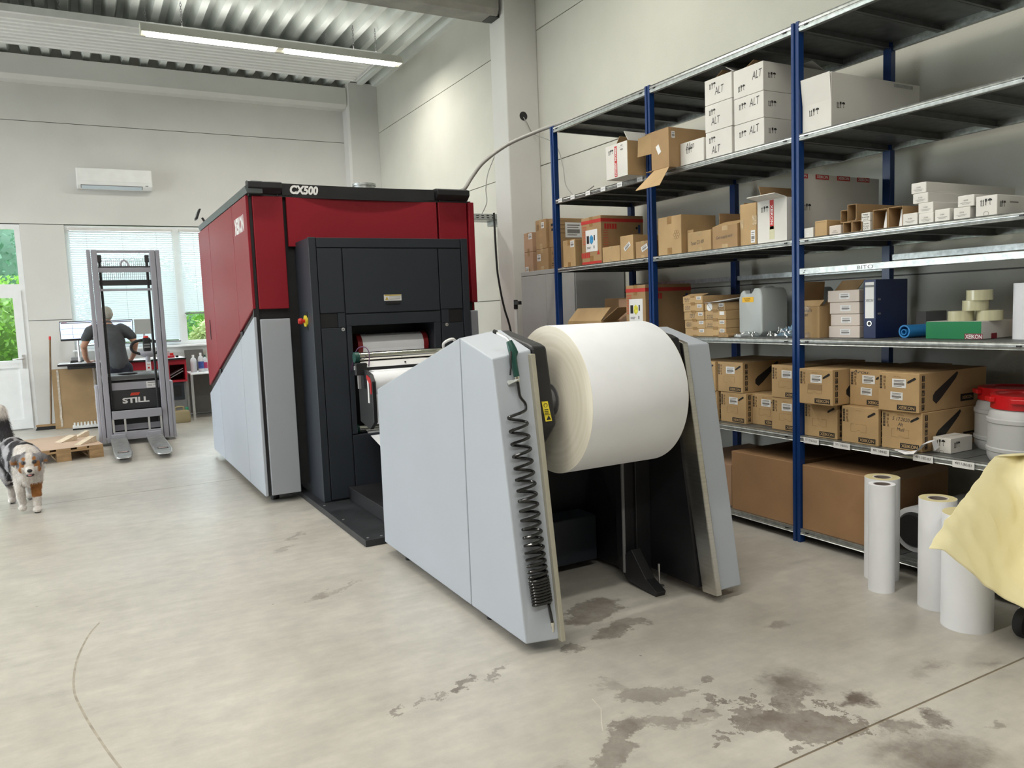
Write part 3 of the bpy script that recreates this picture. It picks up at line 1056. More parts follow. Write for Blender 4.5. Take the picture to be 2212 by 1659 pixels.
def loft(A, B):
    b = MB()
    k = len(A)
    b.v = [tuple(p) for p in A] + [tuple(p) for p in B]
    b.f = [tuple(range(k)), tuple(range(2 * k - 1, k - 1, -1))] + [(i, (i + 1) % k, k + (i + 1) % k, k + i) for i in range(k)]
    return b


loft([(XA, y, z) for y, z in FR], [(1.722, 3.372, zb), (1.720, 2.802, zb), (1.762, 3.030, 1.318), (1.792, 3.372, 1.408)]).build('side_housing', M_grey, UW, bevel=.006)
loft([(XA, y, z) for y, z in RE], [(1.722, 4.635, zb + .01), (1.722, 3.380, zb), (1.792, 3.380, 1.408), (1.77, 4.62, 1.06)]).build('rear_housing', M_grey, UW, bevel=.006)


def yf(z): return 2.835 + (z - zb) / (1.288 - zb) * .208      # slanted front line


# trims on the inner edges
loft([(1.718, 2.778, .05), (1.744, 3.002, 1.30), (1.744, 3.05, 1.30), (1.718, 2.83, .05)], [(1.740, 2.778, .05), (1.768, 3.002, 1.30), (1.768, 3.05, 1.30), (1.740, 2.83, .05)]).build('edge_trim', M_beige, UW, bevel=.003)
MB().prism([(yf(.04) - .02, .04), (yf(1.30) - .012, 1.30), (yf(1.30) + .11, 1.335), (yf(.9) + .10, .9), (yf(.035) + .085, .035)], 'X', 2.655, 2.69).build('edge_trim', M_steel, UW, bevel=.004)
for k in range(5):
    z = 1.275 - k * .028
    MB().prism([(yf(z) + .015, z), (yf(z) + .07, z + .012), (yf(z) + .07, z + .020), (yf(z) + .015, z + .008)], 'X', 2.651, 2.656).build('vent_slot', M_black, UW)
MB().prism([(2.93, zb), (3.13, 1.283), (3.375, 1.36), (3.375, zb)], 'X', 2.64, 2.692).build('inner_cover', M_black, UW)
# black chuck covers
for a, b_ in ((1.769, 1.850), (2.545, 2.64)):
    cz = [(yf(.975) - .02, .975), (yf(1.32) - .012, 1.328), (3.08, 1.343), (3.38, 1.402), (3.60, 1.33), (3.60, .75), (3.2, .75)]
    MB().prism(cz, 'X', a, b_).build('chuck_cover', M_black, UW, bevel=.012)
for a, b_ in ((1.85, 1.935), (2.475, 2.55)):
    MB().cyl((a, 3.150, 1.066), (b_, 3.150, 1.066), .055, 28).build('chuck', M_plast, UW, smooth=True)
yl = MB().slab([(1.783, yf(1.08) - .022, 1.083), (1.815, yf(1.08) - .022, 1.083), (1.827, yf(.99) - .02, .993), (1.793, yf(.99) - .02, .993)], (0, .003, 0)).build('warning_label', M_yellow, UW)
yy = yf(1.03) - .024
b = MB()
for z in (1.045, 1.036, 1.029):
    b.box(1.792, 1.812, yf(z) - .0235, yf(z) - .0225, z, z + .003)
b.lathe([(.008, 0), (.010, 0), (.010, .001), (.008, .001)], (1.801, yf(1.066) - .0235, 1.066), 14, 'Y')
b.prism([(1.798, 1.000), (1.822, 1.000), (1.810, 1.020)], 'Y', yf(1.01) - .0235, yf(1.01) - .0225)
b.box(1.789, 1.820, yf(1.0245) - .0235, yf(1.0245) - .0225, 1.0235, 1.0255)
b.build('label_print', M_ink, yl)
# dark body between the housings
bd = MB()
bd.box(1.722, 2.69, 3.80, 4.60, .02, .98)
bd.build('body', M_black, UW, bevel=.006)
box(1.722, 2.50, 3.62, 3.80, .05, .31).build('motor_box', M_dark, UW, bevel=.006)
box(2.54, 2.64, 3.30, 3.80, .03, 1.0).build('upright_plate', M_black, UW, bevel=.004)
box(2.48, 2.56, 3.32, 3.40, .06, .95).build('rail_carrier', M_black, UW, bevel=.003)
MB().cyl((2.47, 3.32, .06), (2.47, 3.32, .9), .009, 12).build('slide_rail', M_plast, UW, smooth=True)
MB().prism([(3.40, .10), (3.30, .02), (3.06, .0), (3.05, .025), (3.14, .07), (3.26, .20)], 'X', 2.47, 2.53).build('foot_plate', M_black, UW, bevel=.003)
MB().prism([(3.40, .10), (3.30, .02), (3.06, .0), (3.05, .025), (3.14, .07), (3.26, .20)], 'X', 1.80, 1.86).build('foot_plate', M_black, UW, bevel=.003)
lv = MB().cyl((2.575, 3.16, 0), (2.575, 3.16, .012), .028, 16)
lv.cyl((2.575, 3.16, .012), (2.575, 3.16, .13), .006, 8)
lv.build('levelling_foot', M_alu, UW, smooth=True)
for x in (1.64, 2.77):
    for y in (3.3, 4.4):
        MB().cyl((x, y, 0), (x, y, .06), .022, 12).build('levelling_foot', M_black, UW)
MB().tube(smoothpath([(1.76, 3.4, .80), (1.80, 3.35, .62), (1.95, 3.4, .55), (2.15, 3.6, .60), (2.2, 3.75, .75)], 6), .009, 8).build('hose_loop', M_rubber, UW, smooth=True)
# hook holding the air gun
MB().slab([(1.628, yf(1.19), 1.188), (1.672, yf(1.19), 1.198), (1.672, yf(1.19) - .055, 1.198), (1.628, yf(1.19) - .02, 1.172)], (0, 0, -.003)).build('gun_hook', M_zinc, UW)
settle(UW, (2.2, 3.7, 0))

# ---- paper roll on the unwinder


def roll_end_material():
    m = bpy.data.materials.new('wound paper edge')
    m.use_nodes = True
    nt = m.node_tree
    N = nt.nodes
    L = nt.links
    b = N['Principled BSDF']
    b.inputs['Roughness'].default_value = .75
    tc = N.new('ShaderNodeTexCoord')
    sp = N.new('ShaderNodeVectorMath')
    sp.operation = 'MULTIPLY'
    sp.inputs[1].default_value = (0, 1, 1)
    L.new(tc.outputs['Object'], sp.inputs[0])
    ln = N.new('ShaderNodeVectorMath')
    ln.operation = 'LENGTH'
    L.new(sp.outputs[0], ln.inputs[0])
    n = N.new('ShaderNodeTexNoise')
    n.noise_dimensions = '1D'
    n.inputs['Scale'].default_value = 55
    n.inputs['Detail'].default_value = 6
    L.new(ln.outputs['Value'], n.inputs['W'])
    r = N.new('ShaderNodeValToRGB')
    r.color_ramp.elements[0].position = .3
    r.color_ramp.elements[0].color = (.79, .75, .63, 1)
    r.color_ramp.elements[1].position = .65
    r.color_ramp.elements[1].color = (.85, .81, .70, 1)
    L.new(n.outputs['Fac'], r.inputs['Fac'])
    L.new(r.outputs['Color'], b.inputs['Base Color'])
    return m


M_wound = roll_end_material()
t = thing('paper_roll', 'big white paper roll mounted between the unwinder housings', 'paper roll')
MB().cyl((1.932, 0, 0), (2.478, 0, 0), .354, 96).build('wound_paper', M_paper, t, smooth=True, bevel=.0015)
for xa, xb in ((1.930, 1.9325), (2.4775, 2.480)):
    MB().lathe([(.078, xa), (.353, xa), (.353, xb), (.078, xb)], (0, 0, 0), 96, 'X').build('roll_edge', M_wound, t)
MB().lathe([(.056, 1.926), (.077, 1.926), (.077, 2.484), (.056, 2.484)], (0, 0, 0), 40, 'X').build('core', M_plast, t, smooth=True)
settle(t, (0, 3.150, 1.066), 0, True)

# ---- air gun with coiled hose
t = thing('air_blow_gun', 'green air gun with coiled black hose hanging on the front of the unwinder', 'air gun')
yq = lambda z: yf(z) - .03
gpts = [(1.667, yq(1.205), 1.205), (1.662, yq(1.25), 1.25), (1.660, yq(1.29), 1.295), (1.658, yq(1.33), 1.335), (1.652, yq(1.36) + .005, 1.362)]
MB().tube(gpts, [.013, .0145, .016, .019, .014], 12).build('grip', M_green, t, smooth=True)
MB().tube([(1.652, yq(1.34), 1.345), (1.668, yq(1.34) - .006, 1.335), (1.678, yq(1.32) - .006, 1.312), (1.672, yq(1.3) - .004, 1.290)], [.007, .009, .008, .005], 8).build('head_guard', M_green, t, smooth=True)
MB().tube([(1.648, yq(1.31) - .008, 1.318), (1.636, yq(1.28) - .015, 1.282), (1.634, yq(1.25) - .016, 1.25), (1.628, yq(1.215) - .012, 1.215)], [.006, .006, .005, .005], 8).build('trigger', M_black, t, smooth=True)
MB().tube([(1.655, yq(1.36), 1.355), (1.645, yf(1.33) - .015, 1.375), (1.628, 3.10, 1.402)], .0055, 8).build('nozzle', M_alu, t, smooth=True)
MB().tube([(1.628, 3.10, 1.402), (1.622, 3.115, 1.408)], .009, 10).build('nozzle_tip', M_rubber, t, smooth=True)
MB().cyl((1.667, yq(1.205), 1.205), (1.668, yq(1.185), 1.182), .011, 12).build('hose_fitting', M_chrome, t, smooth=True)
path = [(1.668, yq(1.18), 1.182), (1.669, yq(1.14), 1.145), (1.672, yq(1.11), 1.115), (1.688, yq(1.085) - .01, 1.085)]
z, ph = 1.062, 0.0
pitches = [.062] + [.057 - .0022 * i for i in range(17)] + [.0125] * 9
R0, cx = .046, 1.644
n_ = 18
for pi_, p in enumerate(pitches):
    for k in range(n_):
        a = 2 * pi * k / n_
        path.append((cx + .0005 * pi_ + R0 * cos(a), yf(z) - .022 - .016 * sin(a) * 1.0 - .012, z))
        z -= p / n_
path += [(1.690, yq(z - .01), z - .01), (1.694, yq(z - .05), z - .05), (1.697, yq(z - .085), z - .085)]
MB().tube([tuple(q) for q in smoothpath(path[:4] + [path[5]], 6)[:-1]] + path[5:], .0068, 8).build('coiled_hose', mat('glossy black hose', (.012, .012, .013), .18, var=.1, coat=.3), t, smooth=True)
zz = z - .085
MB().tube([(1.697, yq(zz), zz), (1.698, yq(zz), zz - .018), (1.699, yq(zz), zz - .02), (1.700, yq(zz), zz - .045)], [.0095, .0095, .007, .007], 12).build('hose_connector', M_chrome, t, smooth=True)
settle(t, (1.65, 2.9, .2))
# ================================================================== SHELVING RACK
RK = thing('shelving_rack', 'tall blue and galvanised shelving rack along the right wall', 'shelving')
PY = [5.99, 4.655, 3.295, 1.935]
XF, XB = 3.775, 4.66
ZS = dict(L1=3.095, L2=2.462, L3=1.857, L4=1.260, L5=.670, L0=.089)


def post_mesh(h):
    # folded post profile with a groove down the front
    pr = [(-.0, -.028), (.0, -.008), (.012, -.006), (.012, .006), (.0, .008), (.0, .028), (.045, .028), (.045, -.028)]
    return MB().prism(pr, 'Z', 0, h).mesh('upright', bevel=.002)


PM = post_mesh(3.105)
for y in PY:
    place('upright', PM, M_blue, RK, loc=(XF, y, 0))
    o = place('upright', PM, M_blue, RK, loc=(XB, y, 0))
    o.rotation_euler = (0, 0, pi)


def beam_mesh(L_, h):
    p = [(0, 0), (.004, -.006), (.001, -h * .38), (.006, -h * .44), (.006, -h * .56), (.001, -h * .62), (.004, -h + .004), (0, -h), (.028, -h), (.028, 0)]
    return MB().prism(p, 'Y', 0, L_).mesh('beam')


def pan_mesh(w, d):
    b = MB()
    t = .002
    b.box(0, d, .002, w - .002, -t, 0).box(0, d, .002, .004, -.038, 0).box(0, d, w - .004, w - .002, -.038, 0)
    b.box(0, d, .004, .02, -.038, -.036).box(0, d, w - .02, w - .004, -.038, -.036)
    return b.mesh('shelf_panel')


for i in range(3):
    ya, yb = PY[i + 1] + .028, PY[i] - .028
    Ln = yb - ya
    pm = pan_mesh((Ln + .04) / 4, XB - XF - .058)
    for lv, z in ZS.items():
        h = .05 if lv == 'L1' else .036
        bm = beam_mesh(Ln, h)
        place('beam', bm, M_zinc, RK, loc=(XF, ya, z))
        o = place('beam', bm, M_zinc, RK, loc=(XB, yb, z))
        o.rotation_euler = (0, 0, pi)
        for k in range(4):
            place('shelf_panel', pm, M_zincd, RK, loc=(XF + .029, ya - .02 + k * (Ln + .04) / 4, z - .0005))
        for yy in (ya + .05, yb - .05):
            box(XF - .001, XF + .003, yy - .010, yy + .010, z - h * .62, z - h * .38).build('beam_slot', M_black, RK)
    # extra rear rail between shelves
    o = place('beam', beam_mesh(Ln, .036), M_zinc, RK, loc=(XB, yb, 1.762 if i == 2 else 1.70))
    o.rotation_euler = (0, 0, pi)
# plain front rail in the nearest bay
fr_ = box(XF, XF + .026, PY[3] + .028, PY[2] - .028, 1.642, 1.679).build('plain_rail', M_zinc, RK, bevel=.003)
decal(fr_, 'stamp', text_mesh('BITO', .10, .020), M_inkg, 'F', (XF - .0006, 2.82, 1.66))
decal(fr_, 'stamp', rects([(-.012, .002, -.006, -.002), (.002, .012, .0, .005)]), M_ink, 'F', (XF - .0006, 3.23, 1.66), .5)
# shelf edge labels
for y, s in ((3.18, '5115/62/63'), (2.965, '5111/60/61'), (2.72, '4811/84/85'), (2.47, '4811/82/83'), (2.258, '4811/80/81')):
    l_ = box(XF - .004, XF - .002, y - .055, y + .055, .630, .666).build('shelf_label', M_label, RK)
    decal(l_, 'handwriting', text_mesh(s, .085, .014, .002, .15), M_inkp, 'F', (XF - .0045, y, .651), -.06)
for y in (5.876, 5.68, 5.449, 5.232, 5.009, 4.757):
    l_ = box(XF - .003, XF - .001, y - .032, y + .032, 2.428, 2.462).build('shelf_label', M_label, RK)
    decal(l_, 'handwriting', text_mesh('58/76', .045, .010), M_inkg, 'F', (XF - .0035, y, 2.445))
settle(RK, (4.2, 3.96, 0))

# ================================================================== CARTONS
def flap(root, p, q, d, m, name='flap', t=.004):
    p, q, d = Vector(p), Vector(q), Vector(d)
    n = (q - p).cross(d).normalized() * t
    return MB().slab([p, q, q + d, p + d], n).build(name, m, root)


LBL = rects([(-.5, .5, -.5, .5)])
BAR = rects([(-.38, .38, .28, .36), (-.38, .30, .14, .2), (-.38, .38, -.22, .04), (-.38, .2, -.36, -.30)])


def lab(root, X, Y, z, w, h, face='F', rot=0.0, m=None, bars=True, ink=None):
    o = decal(root, 'paper_label', LBL, m or M_label, face, (X, Y, z), rot, (w, h))
    if bars:
        pos = Vector((X, Y, z)) + (Vector((-.0006, 0, 0)) if face == 'F' else Vector((0, -.0006, 0)))
        decal(root, 'label_print', BAR, ink or M_inkg, face, pos, rot, (w, h))
    return o


def carton(label, X, yn, yf, z0, z1, d, m=None, cat='box', group=None, open_=False, tape=None, inner=None, name='carton', ends=()):
    """a carton whose front looks to -x; open_ leaves the top open"""
    t = thing(name, label, cat, group)
    m = m or M_card
    if not open_:
        MB().box(X, X + d, yn, yf, z0, z1).build('carton_body', m, t, bevel=.0035)
        yc = (yn + yf) / 2
        box(X + .004, X + d - .004, yc - .0008, yc + .0008, z1 - .001, z1 + .0003).build('lid_seam', M_cardin, t)
    else:
        w = .004
        b = MB()
        b.box(X, X + w, yn, yf, z0, z1).box(X + d - w, X + d, yn, yf, z0, z1).box(X + w, X + d - w, yn, yn + w, z0, z1).box(X + w, X + d - w, yf - w, yf, z0, z1).box(X + w, X + d - w, yn + w, yf - w, z0, z0 + w)
        b.build('carton_body', m, t)
    if tape:
        yc = (yn + yf) / 2
        w = min(.05, (yf - yn) * .22) / 2
        zt = z1 - (z1 - z0) * .2
        MB().prism([(X - .0007, zt), (X, zt), (X, z1)] + ([] if open_ else [(X + d, z1), (X + d, z1 + .0007)]) + [(X - .0007, z1 + (0 if open_ else .0007))], 'Y', yc - w, yc + w).build('packing_tape', tape, t)
        box(X - .0007, X, yc - w, yc + w, z0, z0 + (z1 - z0) * .18).build('packing_tape', tape, t)
    settle(t, (X + d / 2, (yn + yf) / 2, z0))
    t['_c'] = [X, yn, yf, z0, z1, d]
    return t


def loc(root, X, Y, z):
    return Vector((X, Y, z)) - root.location


def L_(root, u, v, w, h, face='F', rot=0.0, bars=True, m=None, ink=None):
    X, yn, yf, z0, z1, d = root['_c']
    if face == 'F':
        p = loc(root, X - .0012, yf - u * (yf - yn), z0 + v * (z1 - z0))
    else:
        p = loc(root, X + u * d, yn - .0012, z0 + v * (z1 - z0))
    return lab(root, p.x, p.y, p.z, w, h, face, rot, m, bars, ink)


def D_(root, me, m, u, v, face='F', rot=0.0, scale=None, name='print', off=.0008):
    X, yn, yf, z0, z1, d = root['_c']
    if face == 'F':
        p = loc(root, X - off, yf - u * (yf - yn), z0 + v * (z1 - z0))
    else:
        p = loc(root, X + u * d, yn - off, z0 + v * (z1 - z0))
    return decal(root, name, me, m, face, p, rot, scale)


def fl_(root, p, q, d, m, name='flap'):
    return flap(root, Vector(p) - root.location, Vector(q) - root.location, d, m, name)


TP = [M_ctape, M_tape]
# ---- cabinet beside the rack and the parcels on it
cb_ = thing('steel_cabinet', 'grey two door steel cabinet between column and rack', 'cabinet')
cx0, ca, cz_ = 4.20, 6.335, 1.90
MB().box(cx0 + .015, 4.80, ca, 7.38, .06, cz_).build('cabinet_body', mat('cabinet grey', (.40, .41, .41), .5, var=.03), cb_, bevel=.004)
M_cab = MATS['cabinet grey']
for y0, y1 in ((ca + .004, 6.866), (6.870, 7.376)):
    box(cx0, cx0 + .015, y0, y1, .08, cz_ - .05).build('door', M_cab, cb_, bevel=.003)
box(cx0, 4.80, ca, 7.38, cz_ - .045, cz_).build('top_rim', M_cab, cb_, bevel=.003)
box(cx0 + .02, 4.78, ca + .02, 7.36, 0, .06).build('plinth', M_plast, cb_)
hd_ = box(cx0 - .02, cx0, 6.84, 6.862, .95, 1.07).build('handle', M_black, cb_, bevel=.004)
settle(cb_, (4.5, 6.86, 0))
zc_ = cz_ + .001
G1 = 'parcels on the grey cabinet'
c = carton('upper pinkish brown parcel leftmost on the grey cabinet', 4.25, 7.192, 7.372, 2.110, 2.315, .30, mat('rosy cardboard', (.44, .28, .18), .75, var=.08), group=G1, tape=M_tape)
L_(c, .75, .80, .07, .06)
c = carton('lower pinkish brown parcel leftmost on the grey cabinet', 4.25, 7.192, 7.372, zc_, 2.108, .30, MATS['rosy cardboard'], group=G1, tape=M_tape)
L_(c, .28, .13, .065, .055)
c = carton('narrow brown parcel squeezed in second on the cabinet', 4.32, 7.078, 7.18, zc_, 2.20, .26, M_card, group=G1)
c = carton('tall brown parcel with white label atop the cabinet', 4.22, 6.862, 7.068, 2.118, 2.415, .40, M_card, group=G1, tape=M_ctape)
L_(c, .70, .80, .055, .06); D_(c, rects([(-.02, .02, -.03, .03)]), M_inkb, .22, .75)
c = carton('brown parcel with tilted tag under the tall parcel', 4.22, 6.835, 7.068, zc_, 2.116, .40, M_card, group=G1, tape=M_ctape)
L_(c, .22, .60, .07, .07)
c = carton('long brown parcel with grey datasheet label on the cabinet', 4.25, 6.665, 6.855, 2.120, 2.40, .42, M_card, group=G1)
L_(c, .42, .58, .20, .15, 'S', m=mat('grey datasheet', (.50, .52, .51), .5, var=.04)); D_(c, rects([(-.02, .025, -.012, .012), (-.015, .03, -.06, -.035)]), M_ink, .35, .80); D_(c, rects([(-.05, .05, .08, .085), (-.05, .05, .04, .05), (-.05, .05, 0, .01), (-.05, .05, -.04, -.03)]), M_inkb, .12, .6, 'S')
c = carton('brown parcel with scrawl nearest the blue post on cabinet', 4.25, 6.645, 6.828, zc_, 2.118, .30, M_card, group=G1)
D_(c, text_mesh('A4\n8', .06, .10, .0, .2), M_inkp, .25, .6); D_(c, rects([(-.04, .04, 0, .006), (-.04, .03, -.02, -.015)]), M_ink, .3, .25)

# ---- third shelf, far and middle bay
z3 = ZS['L3'] + .0005
G3 = 'cartons on the middle shelf'
c = carton('tall plain brown carton beside the red striped carton', 3.80, 5.705, 5.900, z3, 2.092, .30, M_card2, group=G3, tape=M_tape)
L_(c, .78, .84, .06, .055)


def redcarton(label, X, yn, yf, z0, z1, d, dot):
    c = carton(label, X, yn, yf, z0, z1, d, M_card, group=G3, tape=M_tape)
    w, h = yf - yn, z1 - z0
    D_(c, rects([(-w / 2, w / 2, -.014, .014)]), M_inkr, .5, .90)
    D_(c, rects([(0, d, -.014, .014)]), M_inkr, 0, .90, 'S')
    D_(c, rects([(-w / 2, w / 2, -.010, .010)]), M_inkr, .5, .035)
    bl = rects([(-.075 + .026 * k, -.055 + .026 * k, -.022, .022) for k in range(5)])
    D_(c, bl, M_inkr, .24, .20)
    D_(c, bl, M_inko, .25, .77, 'S')
    D_(c, rects([(-.03, .03, .05 - .02 * k, .062 - .02 * k) for k in range(8)]), M_inko, .17, .66)
    D_(c, rects([(-.03, .02, .05 - .02 * k, .058 - .02 * k) for k in range(8)]), M_inko, .12, .55, 'S')
    D_(c, MB().prism([(-.02, -.01), (0, .03), (.02, -.01)], 'Z', 0, .0004).mesh('print'), M_inkr, .85, .22)
    L_(c, .52, .50, .17, .18, rot=.0, bars=False)
    pos = (.52, .52)
    D_(c, MB().prism([(.03 * cos(a), .04 * sin(a)) for a in [pi / 3 * k + pi / 6 for k in range(6)]], 'Z', 0, .0004).mesh('print'), dot, *pos, off=.0024)
    D_(c, rects([(-.07, -.035, -.03, .035), (.035, .05, -.01, .035), (-.07, -.01, -.062, -.058), (-.07, -.02, -.072, -.068), (.03, .04, -.075, -.05)]), M_ink, *pos, off=.0018)
    D_(c, MB().cyl((0, 0, 0), (0, 0, .0006), .011, 14).mesh('print'), M_ink, .84, .74, 'S')
    D_(c, rects([(-.012, .012, -.035, .035)]), mat('blue stamp', (.04, .07, .20), .6, var=.2), .90, .72, 'S')
    return c


redcarton('big brown carton with red stripes and blue emblem on middle shelf', 3.80, 5.315, 5.600, z3, 2.250, .44, mat('blue emblem', (.05, .30, .60), .5, var=.3, scale=40))
c = carton('small taped brown carton in front of the striped carton side', 3.80, 5.066, 5.302, z3, 1.982, .22, M_card2, group=G3, tape=M_ctape)
c = carton('upright pale carton with slanted white tag left of post', 3.80, 4.892, 5.058, z3, 2.048, .30, M_card2, group=G3)
L_(c, .55, .55, .085, .035, rot=.55)
c = carton('small shiny taped carton behind the second blue post', 3.815, 4.705, 4.880, z3, 1.988, .22, M_card, group=G3, tape=M_ctape)
L_(c, .62, .60, .075, .04, rot=.35)
c = carton('low grey white carton just right of second blue post', 4.0, 4.62, 4.70, z3, 1.96, .3, M_wbox, group=G3)
c = carton('brown carton with round recycling emblem on middle shelf', 3.80, 4.335, 4.590, z3, 2.134, .33, M_card2, group=G3, tape=M_tape)
rc = MB()
for k in range(6):
    a0 = pi / 3 * k
    rc.lathe([(.011, 0), (.013, 0), (.013, .0004), (.011, .0004)], (.02 * cos(a0), .022 * sin(a0), 0), 10)
D_(c, rc.mesh('print', merge=False), M_inkb, .80, .50)
c = carton('narrow brown carton wedged left of the marked carton', 3.85, 4.265, 4.330, z3, 2.02, .25, M_card2, group=G3)
c = carton('low carton with marker writing on middle shelf', 3.79, 4.025, 4.256, z3, 1.992, .24, M_card2, group=G3, tape=M_ctape)
D_(c, text_mesh('Toner CX 409', .13, .026, .0, .2), M_inkp, .42, .45, rot=.06)
fl_(c, (3.80, 4.03, 1.994), (3.80, 4.25, 1.994), (.10, 0, .012), M_card2)
c = carton('open carton with raised flaps and marker writing', 3.80, 3.790, 4.020, z3, 2.005, .26, M_card, group=G3, open_=True, tape=M_ctape)
D_(c, text_mesh('Gel supply and', .15, .026, .0, .2), M_inkp, .48, .5, rot=.05)
fl_(c, (3.80, 3.795, 2.006), (3.80, 4.015, 2.006), (.10, 0, .035), M_card2)
fl_(c, (4.056, 3.795, 2.0), (4.056, 4.015, 2.0), (.03, 0, .11), M_cardin)
fl_(c, (3.86, 4.017, 2.0), (4.05, 4.017, 2.0), (0, .0, .10), M_cardin)
fl_(c, (3.86, 3.793, 2.0), (4.05, 3.793, 2.0), (0, -.004, .14), M_cardin)
c = carton('upright brown carton left of the white red taped carton', 3.82, 3.645, 3.786, z3, 2.125, .34, M_card2, group=G3)
L_(c, .80, .20, .035, .08); D_(c, rects([(-.015, .015, -.03, .03)]), M_ctape, .12, .52); D_(c, rects([(-.018, .018, -.03, .03)]), M_ctape, .9, .58)


def brandtape(root, u, v0, v1, s='XEIKON'):
    X, yn, yf, z0, z1, d = root['_c']
    h = (v1 - v0) * (z1 - z0)
    o = D_(root, rects([(-.016, .016, -h / 2, h / 2)]), M_inkr, u, (v0 + v1) / 2, name='red_tape')
    n = max(1, int(round(h / .14)))
    for k in range(n):
        D_(root, text_mesh(s, min(.12, h / n * .85), .020, .02), M_label, u, v0 + (v1 - v0) * (k + .5) / n, rot=-pi / 2, off=.0018, name='tape_lettering')


c = carton('white carton with red lettered tape and opened lid', 3.79, 3.372, 3.606, z3, 2.118, .34, M_wbox, group=G3, open_=True)
brandtape(c, .50, .30, .99)
D_(c, SYM, M_ink, .26, .80, scale=(.06, .06), name='handling_symbols')
D_(c, rects([(-.02, .02, -.04, .04)]), mat('yellowed tape', (.62, .60, .40), .4, var=.05), .5, .22)
fl_(c, (3.79, 3.375, 2.118), (3.79, 3.60, 2.118), (-.10, .0, .018), M_wbox)
fl_(c, (4.128, 3.375, 2.118), (4.128, 3.60, 2.118), (.02, 0, .10), M_cardin)
fl_(c, (3.83, 3.604, 2.118), (4.12, 3.604, 2.118), (0, .03, .10), M_cardin)
c = carton('tall flat white carton with red tape along its top edge', 3.84, 3.328, 3.366, z3, 2.252, .75, M_wbox, group=G3)
for u in (.03, .28, .54, .79):
    D_(c, rects([(-.06, .06, -.014, .014)]), M_inkr, u, .965, 'S', name='red_tape')
    D_(c, text_mesh('XEIKON', .10, .018, .02), M_label, u, .968, 'S', off=.0018, name='tape_lettering')
D_(c, SYM, M_ink, .10, .50, 'S', scale=(.07, .07), name='handling_symbols')
# ---- third shelf, near bay
G4 = 'small cartons in the near bay of the middle shelf'
c = carton('tiny white carton right beside the third blue post', 3.80, 3.186, 3.252, z3, 1.915, .12, M_wbox, group=G4); L_(c, .45, .4, .02, .008, bars=False, m=M_inkg)
c = carton('small plain yellowish brown carton on the middle shelf', 3.79, 3.082, 3.166, z3, 1.946, .16, M_card2, group=G4, tape=None)
D_(c, rects([(-.035, .035, -.0008, .0008)]), M_cardin, .5, .9)
c = carton('small pinkish carton next to the yellowish carton', 3.79, 2.988, 3.066, z3, 1.908, .14, M_pink, group=G4); D_(c, rects([(-.01, .01, 0, .003), (-.02, .02, -.008, -.006)]), M_inkg, .5, .35)


def traybox(label, X, yn, yf, z0, z1, d):
    t = thing('cardboard_tray', label, 'box', 'open ended cardboard trays')
    w = .003
    b = MB()
    b.box(X, X + d, yn, yn + w, z0, z1).box(X, X + d, yf - w, yf, z0, z1).box(X, X + d, yn + w, yf - w, z0, z0 + w).box(X, X + d, yn + w, yf - w, z1 - w, z1).box(X + d - w, X + d, yn + w, yf - w, z0 + w, z1 - w)
    b.build('sleeve', M_card, t)
    yc = (yn + yf) / 2
    MB().slab([(X + .03, yn + .008, z0 + .005), (X + .03, yc, z0 + .005), (X + .05, yc, z1 - .012), (X + .05, yn + .008, z1 - .012)], (.002, 0, 0)).build('white_insert', M_label, t)
    MB().slab([(X + .10, yn + w, z0 + w), (X + .10, yf - w, z0 + w), (X + .10, yf - w, z1 - w), (X + .10, yn + w, z1 - w)], (.003, 0, 0)).build('inner_wall', M_cardin, t)
    settle(t, (X + d / 2, yc, z0))


traybox('open cardboard tray upper left of the tray pile', 3.82, 2.955, 3.012, 1.920, 1.988, .30)
traybox('long cardboard tray on top of the tray pile', 3.80, 2.895, 2.952, 1.920, 2.012, .58)
traybox('open cardboard tray lower left of the tray pile', 3.80, 2.925, 2.980, z3, 1.918, .30)
traybox('open cardboard tray under the long tray', 3.80, 2.862, 2.920, z3, 1.918, .34)
c = carton('small printed white carton stacked upper beside the trays', 3.79, 2.802, 2.856, 1.9075, 1.954, .12, M_wbox, group=G4); D_(c, text_mesh('Printkopf\nBereich Kiste\nCX 5.110', .046, .036, .004), M_ink, .5, .5)
c = carton('small printed white carton lower beside the trays', 3.79, 2.802, 2.848, z3, 1.907, .12, M_wbox, group=G4); D_(c, text_mesh('Toner\nK.xxx\nCX 5.', .036, .036, .004), M_ink, .5, .5)
traybox('wide open tray left of the twin trays', 3.80, 2.705, 2.792, z3, 1.962, .30)
traybox('wide open tray right of the twin trays', 3.80, 2.615, 2.701, z3, 1.964, .42)
G5 = 'white parts cartons near the right edge'


def wsmall(label, X, yn, yf, z0, z1, d, m=None, s='31504'):
    c = carton(label, X, yn, yf, z0, z1, d, m or M_wbox, group=G5)
    D_(c, text_mesh(s, .022, .007, .01), M_inkg, .5, .55)
    D_(c, rects([(-.026, .026, 0, .0015), (-.018, .018, -.006, -.0045)]), M_inkg, .5, .33)
    return c


